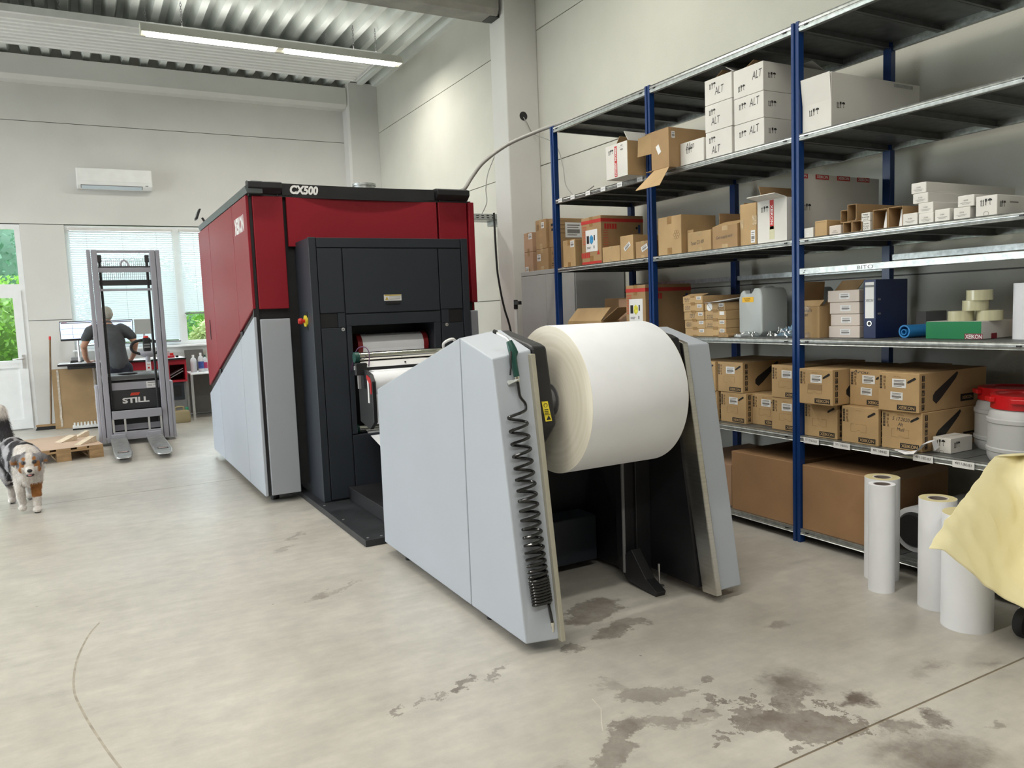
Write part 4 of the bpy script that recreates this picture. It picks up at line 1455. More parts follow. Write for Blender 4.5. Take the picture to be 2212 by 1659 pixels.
wsmall('white carton left foot of the white carton pile', 3.79, 2.528, 2.608, z3, 1.918, .12)
wsmall('bottom white carton under the long pale cartons', 3.79, 2.442, 2.520, z3, 1.9095, .40)
wsmall('second white carton from below in the long pile', 3.80, 2.450, 2.530, 1.910, 1.9625, .55)
wsmall('long pale carton second from top of the pile', 3.80, 2.478, 2.560, 1.963, 2.0135, .70)
wsmall('longest pale carton on top of the pile', 3.80, 2.488, 2.570, 2.014, 2.068, .80)
wsmall('white carton standing alone right of the long pile', 3.79, 2.357, 2.434, z3, 1.917, .14)
wsmall('upper white carton beside the one with handling symbols', 3.79, 2.238, 2.318, 1.9135, 1.968, .33, s='XEIKON 9000')
wsmall('lower white carton beside the one with handling symbols', 3.79, 2.256, 2.338, z3, 1.913, .20, s='XEIKON 9000')
c = carton('white carton with arrow, glass and umbrella symbols and thumb hole', 3.79, 2.130, 2.230, z3, 1.952, .45, M_wbox, group=G5)
D_(c, SYM, M_ink, .5, .68, scale=(.055, .055), name='handling_symbols'); D_(c, SYM, M_ink, .10, .55, 'S', scale=(.05, .05), name='handling_symbols')
D_(c, MB().lathe([(.011, 0), (.0125, 0), (.0125, .0004), (.011, .0004)], (0, 0, 0), 18).mesh('print'), M_inkg, .5, .1); D_(c, rects([(-.03, .04, 0, .006)]), M_inkg, .3, .62, 'S')

# ---- second shelf from the top
z2 = ZS['L2'] + .0005
G2 = 'cartons on the upper shelf'
# white red taped carton overhanging
c = carton('white carton with red tape overhanging the far upper shelf', 3.617, 4.702, 4.966, z2, 2.712, .36, M_wbox, group=G2, open_=True)
brandtape(c, .47, .03, .93)
D_(c, SYM, M_ink, .24, .80, scale=(.06, .06), name='handling_symbols'); D_(c, rects([(-.03, .03, 0, .001), (-.012, .012, .01, .016), (-.015, .015, -.022, -.012)]), M_inkg, .75, .86)
o = box(3.620, 3.975, 4.699, 4.7015, 2.464, 2.712).build('side_liner', M_card2, c)
o.location = -c.location
fl_(c, (3.70, 4.962, 2.712), (3.96, 4.962, 2.712), (0, -.06, .075), M_card)
fl_(c, (3.63, 4.704, 2.712), (3.96, 4.704, 2.712), (0, .05, .075), M_wbox)
fl_(c, (3.97, 4.71, 2.712), (3.97, 4.96, 2.712), (.05, 0, .06), M_card)
# big open brown carton around the second post
c = thing('carton', 'open brown carton lying on its side with hanging flaps by second post', 'box', G2)
w = .004
b = MB()
b.box(3.70, 3.704, 4.335, 4.525, z2, 2.735).box(3.704, 4.10, 4.335, 4.339, z2, 2.735).box(3.704, 4.10, 4.339, 4.60, 2.731, 2.735).box(3.704, 4.10, 4.339, 4.60, z2, z2 + .004).box(4.096, 4.10, 4.339, 4.60, z2 + .004, 2.731)
b.build('carton_body', M_card, c)
MB().slab([(3.702, 4.525, 2.730), (3.650, 4.612, 2.705), (3.650, 4.622, 2.575), (3.702, 4.525, 2.585)], (.003, 0, 0)).build('flap', M_card2, c)
MB().slab([(3.70, 4.335, 2.461), (3.70, 4.50, 2.461), (3.53, 4.50, 2.315), (3.53, 4.235, 2.315)], (0, 0, -.004)).build('flap', M_card2, c)
lab(c, 3.6985, 4.445, 2.60, .035, .065, 'F', .45, bars=False)
lab(c, 3.74, 4.3335, 2.685, .03, .045, 'S')
settle(c, (3.9, 4.45, z2))


def altbox(label, X, yn, yf, z0, z1, d, tu, tv, su, sv, side=False, s='ALT'):
    c = carton(label, X, yn, yf, z0, z1, d, M_wbox, group=G2)
    D_(c, text_mesh(s, .085, .048, .0, .25), M_inkp, tu, tv, rot=.06, name='handwriting')
    D_(c, SYM, M_ink, su, sv, scale=(.06, .065), name='handling_symbols')
    if side:
        D_(c, SYM, M_ink, .13, .55, 'S', scale=(.07, .06), name='handling_symbols')
    return c


a = altbox('top left white carton marked ALT with open flaps', 3.80, 3.826, 4.076, 2.817, 2.982, .45, .55, .48, .30, .72)
fl_(a, (3.86, 4.07, 2.983), (4.2, 4.07, 2.983), (0, -.10, .055), M_card)
fl_(a, (3.82, 3.83, 2.983), (4.2, 3.83, 2.983), (0, .07, .045), M_wbox)
altbox('middle left white carton marked ALT', 3.80, 3.826, 4.076, 2.640, 2.815, .45, .40, .38, .28, .72)
altbox('bottom left white carton marked ALT', 3.80, 3.830, 4.072, z2, 2.638, .45, .40, .32, .26, .70)
a = altbox('top right white carton marked ALT with open flaps', 3.80, 3.560, 3.810, 2.795, 2.972, .58, .80, .62, .28, .32, True)
fl_(a, (3.86, 3.805, 2.973), (4.3, 3.805, 2.973), (0, -.11, .05), M_card)
fl_(a, (4.37, 3.57, 2.973), (4.37, 3.80, 2.973), (-.12, 0, .05), M_wbox)
altbox('middle right white carton marked ALT', 3.80, 3.558, 3.808, 2.632, 2.793, .58, .70, .70, .30, .66, True)
altbox('bottom right white carton marked ALT', 3.80, 3.556, 3.808, z2, 2.630, .58, .68, .68, .30, .62, True)
altbox('low white carton marked Allen left of the ALT stacks', 3.80, 4.092, 4.330, z2, 2.622, .40, .42, .80, .40, .62, s='Allen')
c = carton('large white carton with fold line right of third post', 3.80, 3.060, 3.262, z2, 2.768, .80, M_wbox, group=G2)
o = MB().slab([(3.80, 3.062, 2.618), (3.80, 3.260, 2.618), (3.785, 3.262, 2.767), (3.785, 3.060, 2.767)], (.003, 0, 0)).build('front_flap', M_wbox, c)
o.location = -c.location
D_(c, SYM, M_ink, .42, .36, scale=(.07, .065), name='handling_symbols'); D_(c, SYM, M_ink, .10, .42, 'S', scale=(.07, .06), name='handling_symbols')
D_(c, rects([(-.09, .09, -.01, .01)]), mat('grey adhesive tape', (.40, .40, .39), .4, var=.2, scale=30), .80, .93, 'S')

# ---- fourth shelf
z4 = ZS['L4'] + .0005
G6 = 'cartons on the shelf at table height'
c = carton('open carton with wide folded out flaps behind the big paper roll', 3.84, 5.40, 5.92, z4, 1.38, .40, M_card2, group=G6, open_=True)
fl_(c, (3.84, 5.41, 1.38), (3.84, 5.91, 1.38), (.09, -.02, .11), M_card2)
fl_(c, (3.85, 5.402, 1.38), (4.0, 5.402, 1.38), (-.02, -.25, .11), M_card)
fl_(c, (4.236, 5.41, 1.38), (4.236, 5.91, 1.38), (.0, -.02, .19), M_card)
c = carton('pinkish carton with black letters behind the open carton', 4.02, 5.03, 5.39, z4, 1.555, .45, MATS['rosy cardboard'], group=G6, open_=True)
D_(c, text_mesh('tes', .06, .035, .01), M_ink, .70, .50)
fl_(c, (4.466, 5.04, 1.555), (4.466, 5.38, 1.555), (-.08, .06, .09), M_card)
redcarton('big brown carton with red stripes and yellow emblem at table height', 3.80, 4.757, 5.000, z4, 1.655, .46, mat('yellow emblem', (.75, .70, .08), .5, var=.3, scale=40))
sc = ['BLAU\n07.2', 'GELB\n4.2.21', 'TOP 37', 'GELB 1', '']
hz = [1.549, 1.493, 1.436, 1.376, 1.316, z4]
nm_ = ['top', 'second', 'third', 'fourth', 'lowest']
for k in range(5):
    dx = (0, 0, .003, .005, .004)[k]
    c = carton('%s flat brown carton in the five high left stack' % nm_[k], 3.848 + dx, 4.170 - k * .006 + .01, 4.385 - k * .004, hz[k + 1] + .0008, hz[k], .62, M_card2, group=G6, tape=M_tape)
    L_(c, .82, .72, .045, .022)
    if sc[k]:
        D_(c, text_mesh(sc[k], .055, .030, .002, .15), M_inkp, .22 if k != 2 else .42, .5)
    if k == 0:
        fl_(c, (3.85, 4.19, 1.550), (3.85, 4.37, 1.550), (.06, 0, .016), M_card2)
hz = [1.494, 1.440, 1.377, 1.319, z4]
sc = ['42.5.72', 'ROLLE\n42 & 42', 'BLAU\nStreifen', 'REV']
nm_ = ['topmost', 'second', 'third', 'bottom']
for k in range(4):
    c = carton('%s flat brown carton in the four high right stack' % nm_[k], 3.852, 3.957 + (0.008 if k == 0 else 0), 4.160, hz[k + 1] + .0008, hz[k], .55, M_card2, group=G6, tape=M_tape)
    L_(c, .82, .72, .045, .024, bars=k != 1)
    D_(c, text_mesh(sc[k], .06, .028, .002, .15), M_inkp, .24 if k in (1, 2) else .80, .35)
    if k == 0:
        D_(c, MB().cyl((0, 0, 0), (0, 0, .0008), .028, 24).mesh('sticker'), M_label, .24, .5, scale=(1, 1.0), name='round_sticker')
        D_(c, rects([(-.03, .03, -.001, .001)]), M_ink, .24, .5, rot=-.8, off=.002)
MB().slab([(3.84, 4.155, 1.4965), (3.80, 3.955, 1.503), (4.10, 3.925, 1.540), (4.2, 4.10, 1.500)], (0, 0, .0012)).build('paper_sheet', M_paper)
tag(COL.objects[-1], 'white paper sheet lying on the right flat carton stack', 'paper')


def canister(label, X, yn, yf, z0, z1, d):
    t = thing('canister', label, 'canister', 'translucent canisters on the shelf')
    yc, h = (yn + yf) / 2, z1 - z0
    w = yf - yn
    pr = [(yn, z0 + .03), (yn + .03, z0), (yf - .03, z0), (yf, z0 + .03), (yf, z1 - .07), (yf - .015, z1 - .03), (yf - .035, z1 - .012), (yf - .055, z1 - .012), (yf - .06, z1 - .035), (yc - .005, z1 - .035), (yc - .02, z1 - .02), (yc - .03, z1), (yn + .03, z1), (yn + .01, z1 - .02), (yn, z1 - .06)]
    MB().prism(pr, 'X', X, X + d).build('container', translucent('milky plastic', (.62, .66, .66), .3, .35), t, bevel=.016, smooth=True, seg=3)
    MB().lathe([(0, 0), (.028, 0), (.028, .028), (0, .028)], (X + .07, yf - .075, z1 - .03), 20).build('screw_cap', M_black, t, smooth=True)
    MB().tube([(X + .06, yc - .04, z1 - .012), (X + .09, yc - .04, z1 + .004), (X + d - .08, yc - .04, z1 + .004), (X + d - .05, yc - .04, z1 - .012)], .011, 8).build('handle', MATS['milky plastic'], t, smooth=True)
    settle(t, (X + d / 2, yc, z0))
    return t


c = canister('white canister with yellow hazard label beside flat cartons', 3.93, 3.705, 3.915, z4, 1.582, .24)
o = box(3.9285, 3.9305, 3.780, 3.880, 1.490, 1.524).build('hazard_label', mat('orange label', (.85, .48, .01), .5, var=.05), c)
o.location = -c.location
decal(c, 'label_print', text_mesh('TRANSFER\nWASTE', .06, .022, .01), M_ink, 'F', loc(c, 3.9278, 3.835, 1.507))
c = canister('white canister half hidden behind the labelled canister', 4.27, 3.60, 3.81, z4, 1.575, .24)
o = box(4.268, 4.27, 3.62, 3.70, 1.30, 1.50).build('paper_label', M_label, c)
o.location = -c.location
t = thing('wood_block', 'small round edged brown wood block at the shelf edge', 'wood block')
MB().prism([(3.86, z4), (3.95, z4), (3.96, z4 + .014), (3.945, z4 + .03), (3.875, z4 + .03), (3.855, z4 + .014)], 'X', 3.775, 3.85).build('block', mat('varnished wood', (.33, .20, .08), .45, var=.25, scale=10, stretch=(1, 8, 8)), t, bevel=.004)
settle(t, (3.81, 3.9, z4))
# crumpled plastic bags
M_film = glassy('clear film', (.93, .95, .96), .22, .12)


def bag(label, c, sx, sy, sz, m, seed):
    rnd = random.Random(seed)
    b = MB()
    n = 22
    for i in range(n):
        for j in range(n):
            u, v = i / (n - 1) * 2 - 1, j / (n - 1) * 2 - 1
            e = max(0, 1 - max(abs(u), abs(v)) ** 3)
            h = sz * e * (.35 + .65 * abs(noise.noise(Vector((u * 2.3 + seed, v * 2.3, seed)))) * 1.6) + .002 + .006 * abs(noise.noise(Vector((u * 8, v * 8, seed))))
            b.v.append((c[0] + u * sx, c[1] + v * sy, c[2] + h))
    for i in range(n - 1):
        for j in range(n - 1):
            b.f.append((i * n + j, i * n + j + 1, (i + 1) * n + j + 1, (i + 1) * n + j))
    return tag(b.build('plastic_bag', m, smooth=True), label, 'bag', 'crumpled plastic bags')


bag('crumpled clear plastic bag in front of the canister', (3.86, 3.76, z4), .055, .10, .05, M_film, 3)
bag('crumpled clear plastic bag against the third blue post', (3.90, 3.50, z4), .07, .10, .07, M_film, 5)
bag('light blue plastic bag behind the clear bags', (4.06, 3.53, z4), .08, .11, .10, translucent('blue film', (.35, .55, .72), .5, .3), 8)
t = thing('paper_stack', 'small pile of white crumpled paper under canister edge', 'paper')
MB().slab([(3.83, 3.92, z4), (3.83, 3.80, z4), (3.92, 3.80, z4), (3.92, 3.92, z4)], (0, 0, .014)).build('sheets', M_paper, t, bevel=.003)
settle(t, (3.87, 3.86, z4))
# near bay of the fourth shelf
c = carton('open brown carton marked Fuser right of third post', 3.887, 3.215, 3.386, z4, 1.452, .24, M_card2, group=G6, open_=True, tape=M_tape)
D_(c, text_mesh('FUSER-WASTE', .09, .014, .002, .1), M_inkp, .42, .86); D_(c, text_mesh('KAPT', .035, .016, .006, .1), M_ink, .42, .72)
fl_(c, (3.89, 3.218, 1.453), (3.89, 3.383, 1.453), (.02, -.02, .035), M_card2)
fl_(c, (3.93, 3.384, 1.452), (4.12, 3.384, 1.452), (0, -.015, .15), M_card)
fl_(c, (4.125, 3.22, 1.452), (4.125, 3.38, 1.452), (.05, -.10, .15), M_card)
z0 = z4
for k, n in enumerate(('bottom', 'third', 'second', 'top')):
    c = carton('%s small pinkish white carton beside the blue binder' % n, 3.925 + (0, .004, 0, -.005)[k], 2.966 + (0, .003, .002, .0)[k], 3.178 + (0, -.010, -.006, .004)[k], z0 + .0006, z0 + .0695, .16, M_pink, group='stacked pinkish cartons')
    L_(c, .55, .5, .07, .034)
    z0 += .070
t = thing('ring_binder', 'dark blue ring binder with white spine label', 'binder')
M_nav = mat('navy board', (.010, .022, .085), .45, var=.08, scale=10)
box(3.912, 4.19, 2.850, 2.855, z4, 1.592).build('cover', M_nav, t, bevel=.002)
box(3.912, 4.19, 2.921, 2.926, z4, 1.592).build('cover', M_nav, t, bevel=.002)
box(3.907, 3.912, 2.849, 2.927, z4, 1.592).build('spine', M_nav, t, bevel=.002)
box(3.93, 4.17, 2.86, 2.91, z4 + .012, 1.57).build('pages', M_paper, t)
sl = box(3.9055, 3.907, 2.860, 2.916, 1.375, 1.578).build('spine_label', M_label, t)
decal(sl, 'label_print', text_mesh('XEIKON', .05, .016, .002, .15), M_inkp, 'F', (3.9050, 2.888, 1.475))
decal(sl, 'label_print', rects([(-.028, .028, -.006, .006)]), M_plast, 'F', (3.9050, 2.888, 1.556))
rg = MB().lathe([(.011, 0), (.015, 0), (.015, .003), (.011, .003)], (3.904, 2.888, 1.345), 20, 'X').build('finger_ring', M_chrome, t, smooth=True)
MB().cyl((3.9062, 2.888, 1.345), (3.907, 2.888, 1.345), .011, 16).build('finger_hole', M_black, rg)
for z in (1.40, 1.48):
    box(3.925, 3.950, 2.8485, 2.850, z - .005, z + .005).build('slot_rivet', M_plast, t)
settle(t, (4.05, 2.888, z4))
t = thing('foil_roll', 'bright blue rolled foil lying beside the green carton', 'roll')
MB().lathe([(.028, 0), (.036, 0), (.036, .42), (.028, .42)], (0, 0, .0), 28, 'X').build('wound_foil', mat('blue foil', (.02, .22, .55), .3, var=.1), t, smooth=True)
MB().lathe([(.012, .002), (.017, .002), (.017, .41), (.012, .41)], (0, .004, -.004), 20, 'X').build('inner_turn', mat('blue foil', (0, 0, 0)), t, smooth=True)
settle(t, (3.98, 2.725, z4 + .037), -.08, True)
c = carton('green fronted white carton under the adhesive tape rolls', 3.96, 2.290, 2.585, z4, 1.352, .30, M_wbox, group=G6)
o = box(3.9585, 3.9602, 2.291, 2.584, z4 + .001, 1.351).build('green_front', mat('green card', (.0, .20, .065), .5, var=.04), c)
o.location = -c.location
D_(c, rects([(-.046, .046, -.014, .014)]), mat('maroon tape', (.20, .01, .025), .4, var=.1), .87, .17, off=.002, name='red_tape')
D_(c, text_mesh('XEIKON', .085, .022, .02), M_label, .87, .15, off=.0028, name='tape_lettering')
D_(c, rects([(-.02, .03, -.014, .014)]), MATS['maroon tape'], .35, .15, 'S', name='red_tape')


def taperoll(label, x, y, z):
    t = thing('tape_roll', label, 'tape', 'clear adhesive tape rolls')
    MB().lathe([(.040, 0), (.060, 0), (.060, .052), (.040, .052)], (0, 0, 0), 32).build('wound_tape', mat('yellowish clear tape', (.60, .58, .38), .15, var=.08, scale=3, stretch=(20, 20, .3)), t, smooth=True)
    MB().lathe([(.037, .001), (.040, .001), (.040, .051), (.037, .051)], (0, 0, 0), 24).build('core', M_card, t, smooth=True)
    settle(t, (x, y, z), 0, True)


zt = 1.3525
taperoll('adhesive tape roll at left end of the lower row', 4.03, 2.440, zt)
taperoll('adhesive tape roll in the middle of the lower row', 4.08, 2.318, zt)
taperoll('adhesive tape roll at right end of the lower row', 4.19, 2.40, zt)
taperoll('adhesive tape roll second from top of the tape pile', 4.05, 2.375, zt + .0525)
taperoll('adhesive tape roll on top of the tape pile', 4.05, 2.355, zt + .105)
t = thing('paper_towel_roll', 'white paper towel roll standing at right end of shelf', 'paper roll')
MB().lathe([(.02, 0), (.075, 0), (.075, .275), (.02, .275)], (0, 0, 0), 36).build('wound_paper', M_paper, t, smooth=True)
MB().lathe([(.018, -.0), (.0205, -.0), (.0205, .276), (.018, .276)], (0, 0, 0), 20).build('core', M_card, t)
settle(t, (4.07, 2.115, z4), 0, True)
c = carton('pink brown carton behind the tape rolls', 4.28, 2.05, 2.30, z4, 1.455, .28, MATS['rosy cardboard'], group=G6)
c = carton('grey box file standing behind the binder', 4.24, 2.77, 2.83, z4, 1.40, .2, M_plast, group=G6)

# ---- fifth shelf: branded drum cartons
z5 = ZS['L5'] + .0005
G7 = 'brown drum cartons on the lower shelf'
WX, HX, DX = .236, .208, .60


def icon_col(n, w, h, gap):
    rs = []
    b = MB()
    t = .0004
    for k in range(n):
        y = -(h + gap) * k
        b.box(-w / 2, w / 2, y - h, y - h + .1 * h, 0, t).box(-w / 2, w / 2, y - .1 * h, y, 0, t).box(-w / 2, -w / 2 + .12 * w, y - h, y, 0, t).box(w / 2 - .12 * w, w / 2, y - h, y, 0, t)
        if k % 3 == 0:
            b.box(-w * .25, -w * .10, y - h * .9, y - h * .15, 0, t).box(w * .10, w * .25, y - h * .9, y - h * .15, 0, t)
        elif k % 3 == 1:
            b.box(-w * .32, w * .32, y - h * .8, y - h * .55, 0, t).box(-w * .15, w * .15, y - h * .5, y - h * .2, 0, t)
        else:
            b.prism([(-w * .35, y - h * .15), (w * .35, y - h * .15), (w * .06, y - h * .5), (w * .06, y - h * .9), (-w * .06, y - h * .9), (-w * .06, y - h * .5)], 'Z', 0, t)
        b.box(-w * .5, -w * .3, y - h, y, 0, t * .9).box(w * .3, w * .5, y - h, y, 0, t * .9)
    return b.mesh('handling_symbols', merge=False)


IC1 = icon_col(5, .013, .0125, .0025)
IC2 = icon_col(5, .022, .030, .008)
DRUMG = MB().prism([(-.026, -.016), (-.020, -.020), (.018, .000), (.026, .006), (.022, .012), (.016, .014), (-.022, -.008)], 'Z', 0, .0004).mesh('print')
DRUMS = MB().prism([(-.10, -.055), (-.07, -.075), (-.03, -.05), (.10, .05), (.12, .075), (.11, .085), (-.08, -.01), (-.10, -.03)], 'Z', 0, .0004).mesh('print')
CUT = rects([(-.05, -.03, .022, .0228), (-.02, 0, .022, .0228), (.01, .05, .022, .0228), (-.05, -.0492, -.022, .022), (.0492, .05, -.022, .022), (-.05, -.012, -.022, -.0212), (.012, .05, -.022, -.0212), (-.012, .012, -.014, -.0132)])
FAINT = rects([(-.007, .007, .02, .034), (-.006, .006, .0, .013), (-.007, .003, -.02, -.004), (-.003, .007, -.036, -.022)])
PLATE = rects([(-.054, .054, -.014, .014)])
OPC = text_mesh('OPC Drum', .04, .006)
XK = text_mesh('XEIKON', .094, .018, .022)


def drumbox(label, X, yf, z0, cut='cut', lb=True, note=None, second=False, opened=False):
    c = carton(label, X, yf - WX, yf, z0, z0 + HX, DX, M_card2, group=G7)
    D_(c, IC1, M_ink, .065, .92, name='handling_symbols')
    D_(c, FAINT, M_inkb, .155, .74)
    D_(c, OPC, M_inkb, .47, .90)
    D_(c, DRUMG, M_ink, .82, .83, name='drum_picture')
    D_(c, PLATE, M_ink, .70, .11, name='brand_plate')
    D_(c, XK, M_card2, .70, .11, off=.0018, name='brand_name')
    if lb:
        L_(c, .52, .73, .08, .048)
    if second:
        L_(c, .46, .40, .072, .042, rot=-.03)
    else:
        D_(c, CUT, M_inkb, .47, .42)
    if opened:
        D_(c, rects([(-.05, .05, -.006, .026)]), M_cardin, .48, .45, name='torn_opening', off=.0012)
    D_(c, IC2, M_ink, .055, .94, 'S', name='handling_symbols')
    D_(c, DRUMS, M_ink, .36, .55, 'S', name='drum_picture')
    D_(c, rects([(-.06, .06, -.02, .02)]), M_ink, .70, .25, 'S', name='brand_plate')
    D_(c, XK, M_card2, .70, .25, 'S', off=.0018, name='brand_name')
    if note:
        D_(c, text_mesh(note, .10, .075 if '\n' in note else .018, .0, .2), M_inkp, .48 if '\n' in note else .30, .66 if '\n' in note else .93, rot=-.04, name='handwriting')
    return c


zs = z5 + HX + .001
drumbox('lower drum carton in the leftmost pair on the lower shelf', 3.862, 4.028, z5)
drumbox('upper drum carton in the leftmost pair on the lower shelf', 3.858, 4.050, zs)
drumbox('drum carton peeking out left of the leftmost pair', 3.84, 4.290, zs)
drumbox('drum carton under the peeking carton far left', 3.85, 4.286, z5)
drumbox('single drum carton with nothing on top of it', 3.917, 3.789, z5)
drumbox('lower drum carton behind the third blue post', 3.846, 3.552, z5)
drumbox('upper drum carton behind the third blue post', 3.842, 3.548, zs)
drumbox('lower drum carton just right of post without white label', 3.809, 3.262, z5, lb=False)
drumbox('overhanging upper drum carton with torn front opening', 3.725, 3.226, zs, opened=True)
drumbox('lower drum carton without white label second from right', 3.796, 2.984, z5, lb=False)
drumbox('upper drum carton marked Arou with two white labels', 3.855, 2.976, zs, second=True, note='Arou')
drumbox('lower right drum carton with handwritten date and Alt Muell', 3.803, 2.732, z5, lb=False, note='5 17.2020\nAlt\nMull')
drumbox('upper right drum carton with two white labels', 3.782, 2.738, zs, second=True)
c = carton('small white carton with handling symbols beside the red lidded drums', 3.874, 2.386, 2.484, z5, .751, .19, M_wbox)
D_(c, SYM, M_ink, .42, .66, scale=(.055, .06), name='handling_symbols'); D_(c, SYM, M_ink, .28, .55, 'S', scale=(.05, .055), name='handling_symbols')
D_(c, MB().lathe([(.010, 0), (.0115, 0), (.0115, .0004), (.010, .0004)], (0, 0, 0), 18).mesh('print'), M_inkg, .5, .04)
# curled paper sheet
b = MB()
sh = [((3.79, 2.64, .671), (3.765, 2.63, .672)), ((3.79, 2.55, .672), (3.740, 2.55, .662)), ((3.80, 2.50, .69), (3.745, 2.505, .67)), ((3.83, 2.475, .735), (3.76, 2.47, .722)), ((3.85, 2.45, .742), (3.79, 2.435, .738)), ((3.86, 2.44, .70), (3.80, 2.425, .69))]
for (p, q), (r, s) in zip(sh[:-1], sh[1:]):
    b.poly([p, r, s, q])
tag(b.build('curled_paper', M_paper, smooth=True), 'white paper sheet curling over the edge of the lower shelf', 'paper')


def drum(label, x, y):
    t = thing('plastic_drum', label, 'drum', 'white drums with red lids')
    r = .168
    pr = [(0, 0), (r * .9, 0), (r * .97, .025), (r * .97, .05), (r, .055), (r, .07), (r * .97, .075), (r * .97, .19), (r, .195), (r, .212), (r * .96, .217), (r * .92, .245), (r * .84, .262), (r * .84, .30), (0, .30)]
    MB().lathe(pr, (0, 0, 0), 44, close=False).build('barrel', translucent('milky barrel', (.66, .67, .68), .25, .4), t, smooth=True)
    m_ = mat('red lid plastic', (.55, .008, .012), .3, var=.06)
    lid = MB().lathe([(0, .318), (r * .74, .318), (r * .76, .328), (r * .90, .328), (r * .90, .262), (r * .86, .262), (r * .86, .300), (0, .300)], (0, 0, 0), 44, close=False).build('lid', m_, t, smooth=True)
    for k in range(6):
        a = k * pi / 3 + .3
        R = Matrix.Rotation(a, 3, 'Z')
        b = MB().box(r * .88, r * 1.03, -.035, .035, .295, .318)
        b.v = [tuple(R @ Vector(v)) for v in b.v]
        b.build('lid_lug', m_, lid, bevel=.004)
    settle(t, (x, y, z5), 0, True)


drum('white plastic drum with red lid at the shelf front', 3.975, 2.075)
drum('white plastic drum with red lid behind the front drum', 4.245, 2.295)
drum('white plastic drum with red lid at the far right', 4.43, 1.97)
# ---- base level
z00 = ZS['L0'] + .0005
G8 = 'large brown cartons on the bottom shelf'
c = carton('large plain brown carton left of the third post at the bottom', 3.795, 3.335, 3.862, z00, .490, .75, M_card3, group=G8)
c = carton('large plain brown carton right of the third post at the bottom', 3.79, 2.808, 3.262, z00, .490, .75, M_card3, group=G8)
D_(c, rects([(-.37, .37, -.03, .03)]), mat('dull tape', (.30, .20, .12), .5, var=.1), .5, .92, 'S')
c = carton('rosy brown carton low behind the right unwinder housing', 3.83, 3.90, 4.42, z00, .38, .7, MATS['rosy cardboard'], group=G8)
t = thing('label_roll', 'paper roll with black end lying on the bottom shelf', 'paper roll')
MB().lathe([(.055, 0), (.125, 0), (.125, .5), (.055, .5)], (0, 0, 0), 40, 'X').build('wound_paper', M_paper, t, smooth=True)
MB().lathe([(0, -.02), (.085, -.02), (.098, -.002), (.098, .01), (0, .01)], (0, 0, 0), 36, 'X', close=False).build('end_plug', M_black, t, smooth=True)
settle(t, (3.90, 2.60, z00 + .126), 0, True)
# ================================================================== HELPERS FOR ORGANIC SHAPES


def organic(mb, name, voxel, it=6, fac=.5):
    me = bpy.data.meshes.new(name)
    me.from_pydata(mb.v, [], mb.f)
    bm = bmesh.new()
    bm.from_mesh(me)
    bmesh.ops.recalc_face_normals(bm, faces=bm.faces)
    bm.to_mesh(me)
    bm.free()
    o = bpy.data.objects.new('tmp', me)
    COL.objects.link(o)
    r = o.modifiers.new('r', 'REMESH')
    r.mode = 'VOXEL'
    r.voxel_size = voxel
    s = o.modifiers.new('s', 'SMOOTH')
    s.iterations = it
    s.factor = fac
    dg = bpy.context.evaluated_depsgraph_get()
    out = bpy.data.meshes.new_from_object(o.evaluated_get(dg))
    bpy.data.objects.remove(o)
    out.name = name
    for p in out.polygons:
        p.use_smooth = True
    return out


def limb(mb, pts, rs, n=14):
    """tapered limb with round ends"""
    mb.tube(pts, rs, n)
    for p, r in zip(pts, rs):
        mb.ell(p, r, r, r, 12, 8)
    return mb


# ================================================================== PALLET STACKER
T_ = thing('pallet_stacker', 'grey pallet stacker truck with tall mast and two low forks', 'stacker')
M_mast = mat('grey truck paint', (.36, .36, .41), .4, .0, var=.05, scale=4)
M_mast2 = mat('dark truck body', (.028, .03, .034), .5, var=.06)
ym = 10.86
for x0, x1 in ((.105, .150), (.156, .222), (.808, .870), (.876, .924)):
    MB().prism([(x0, ym), (x1, ym), (x1, ym + .12), (x0, ym + .12)], 'Z', .035, 2.43).build('mast_profile', M_mast, T_, bevel=.008)
for x0, x1 in ((.068, .108), (.922, .960)):
    MB().prism([(x0, ym + .01), (x1, ym), (x1, ym + .25), (x0, ym + .25)], 'Z', .03, .765).build('mast_fairing', M_mast, T_, bevel=.01)
for z0, z1, y, m, n in ((2.395, 2.428, .03, M_mast, 'top_bar'), (2.155, 2.212, .02, M_mast, 'cross_bar'), (2.215, 2.232, .04, M_mast2, 'chain_bar'), (1.995, 2.062, .06, M_mast2, 'head_bar'), (1.925, 1.955, .03, M_mast, 'cross_bar')):
    box(.222, .808, ym + y, ym + y + .03, z0, z1).build(n, m, T_, bevel=.004)
MB().tube([(.475 + .045 * cos(a) + .04, ym + .035, 2.228 + .075 * sin(a)) for a in [pi * k / 12 for k in range(13)]], .012, 8).build('lifting_eye', M_mast, T_, smooth=True)
g = MB()
for k in range(26):
    x = .24 + k * .0225
    g.box(x, x + .0035, ym + .135, ym + .14, 2.0, 2.34)
for k in range(9):
    z = 2.02 + k * .04
    g.box(.225, .805, ym + .135, ym + .14, z, z + .003)
o = g.build('guard_mesh', M_plast, T_)
o['kind'] = 'stuff'
for x in (.243, .775):
    MB().cyl((x, ym + .09, .25), (x, ym + .09, 2.30), .016, 10).build('lift_cylinder', M_mast2, T_, smooth=True)
    ch = MB()
    z = .45
    k = 0
    while z < 2.3:
        ch.box(x - .009, x + .009, ym + .045, ym + .055, z, z + .024)
        z += .03
        k += 1
    o = ch.build('lift_chain', M_black, T_)
    o['kind'] = 'stuff'
    box(x - .025, x + .025, ym + .03, ym + .08, 2.28, 2.37).build('chain_wheel', M_mast2, T_, bevel=.008)
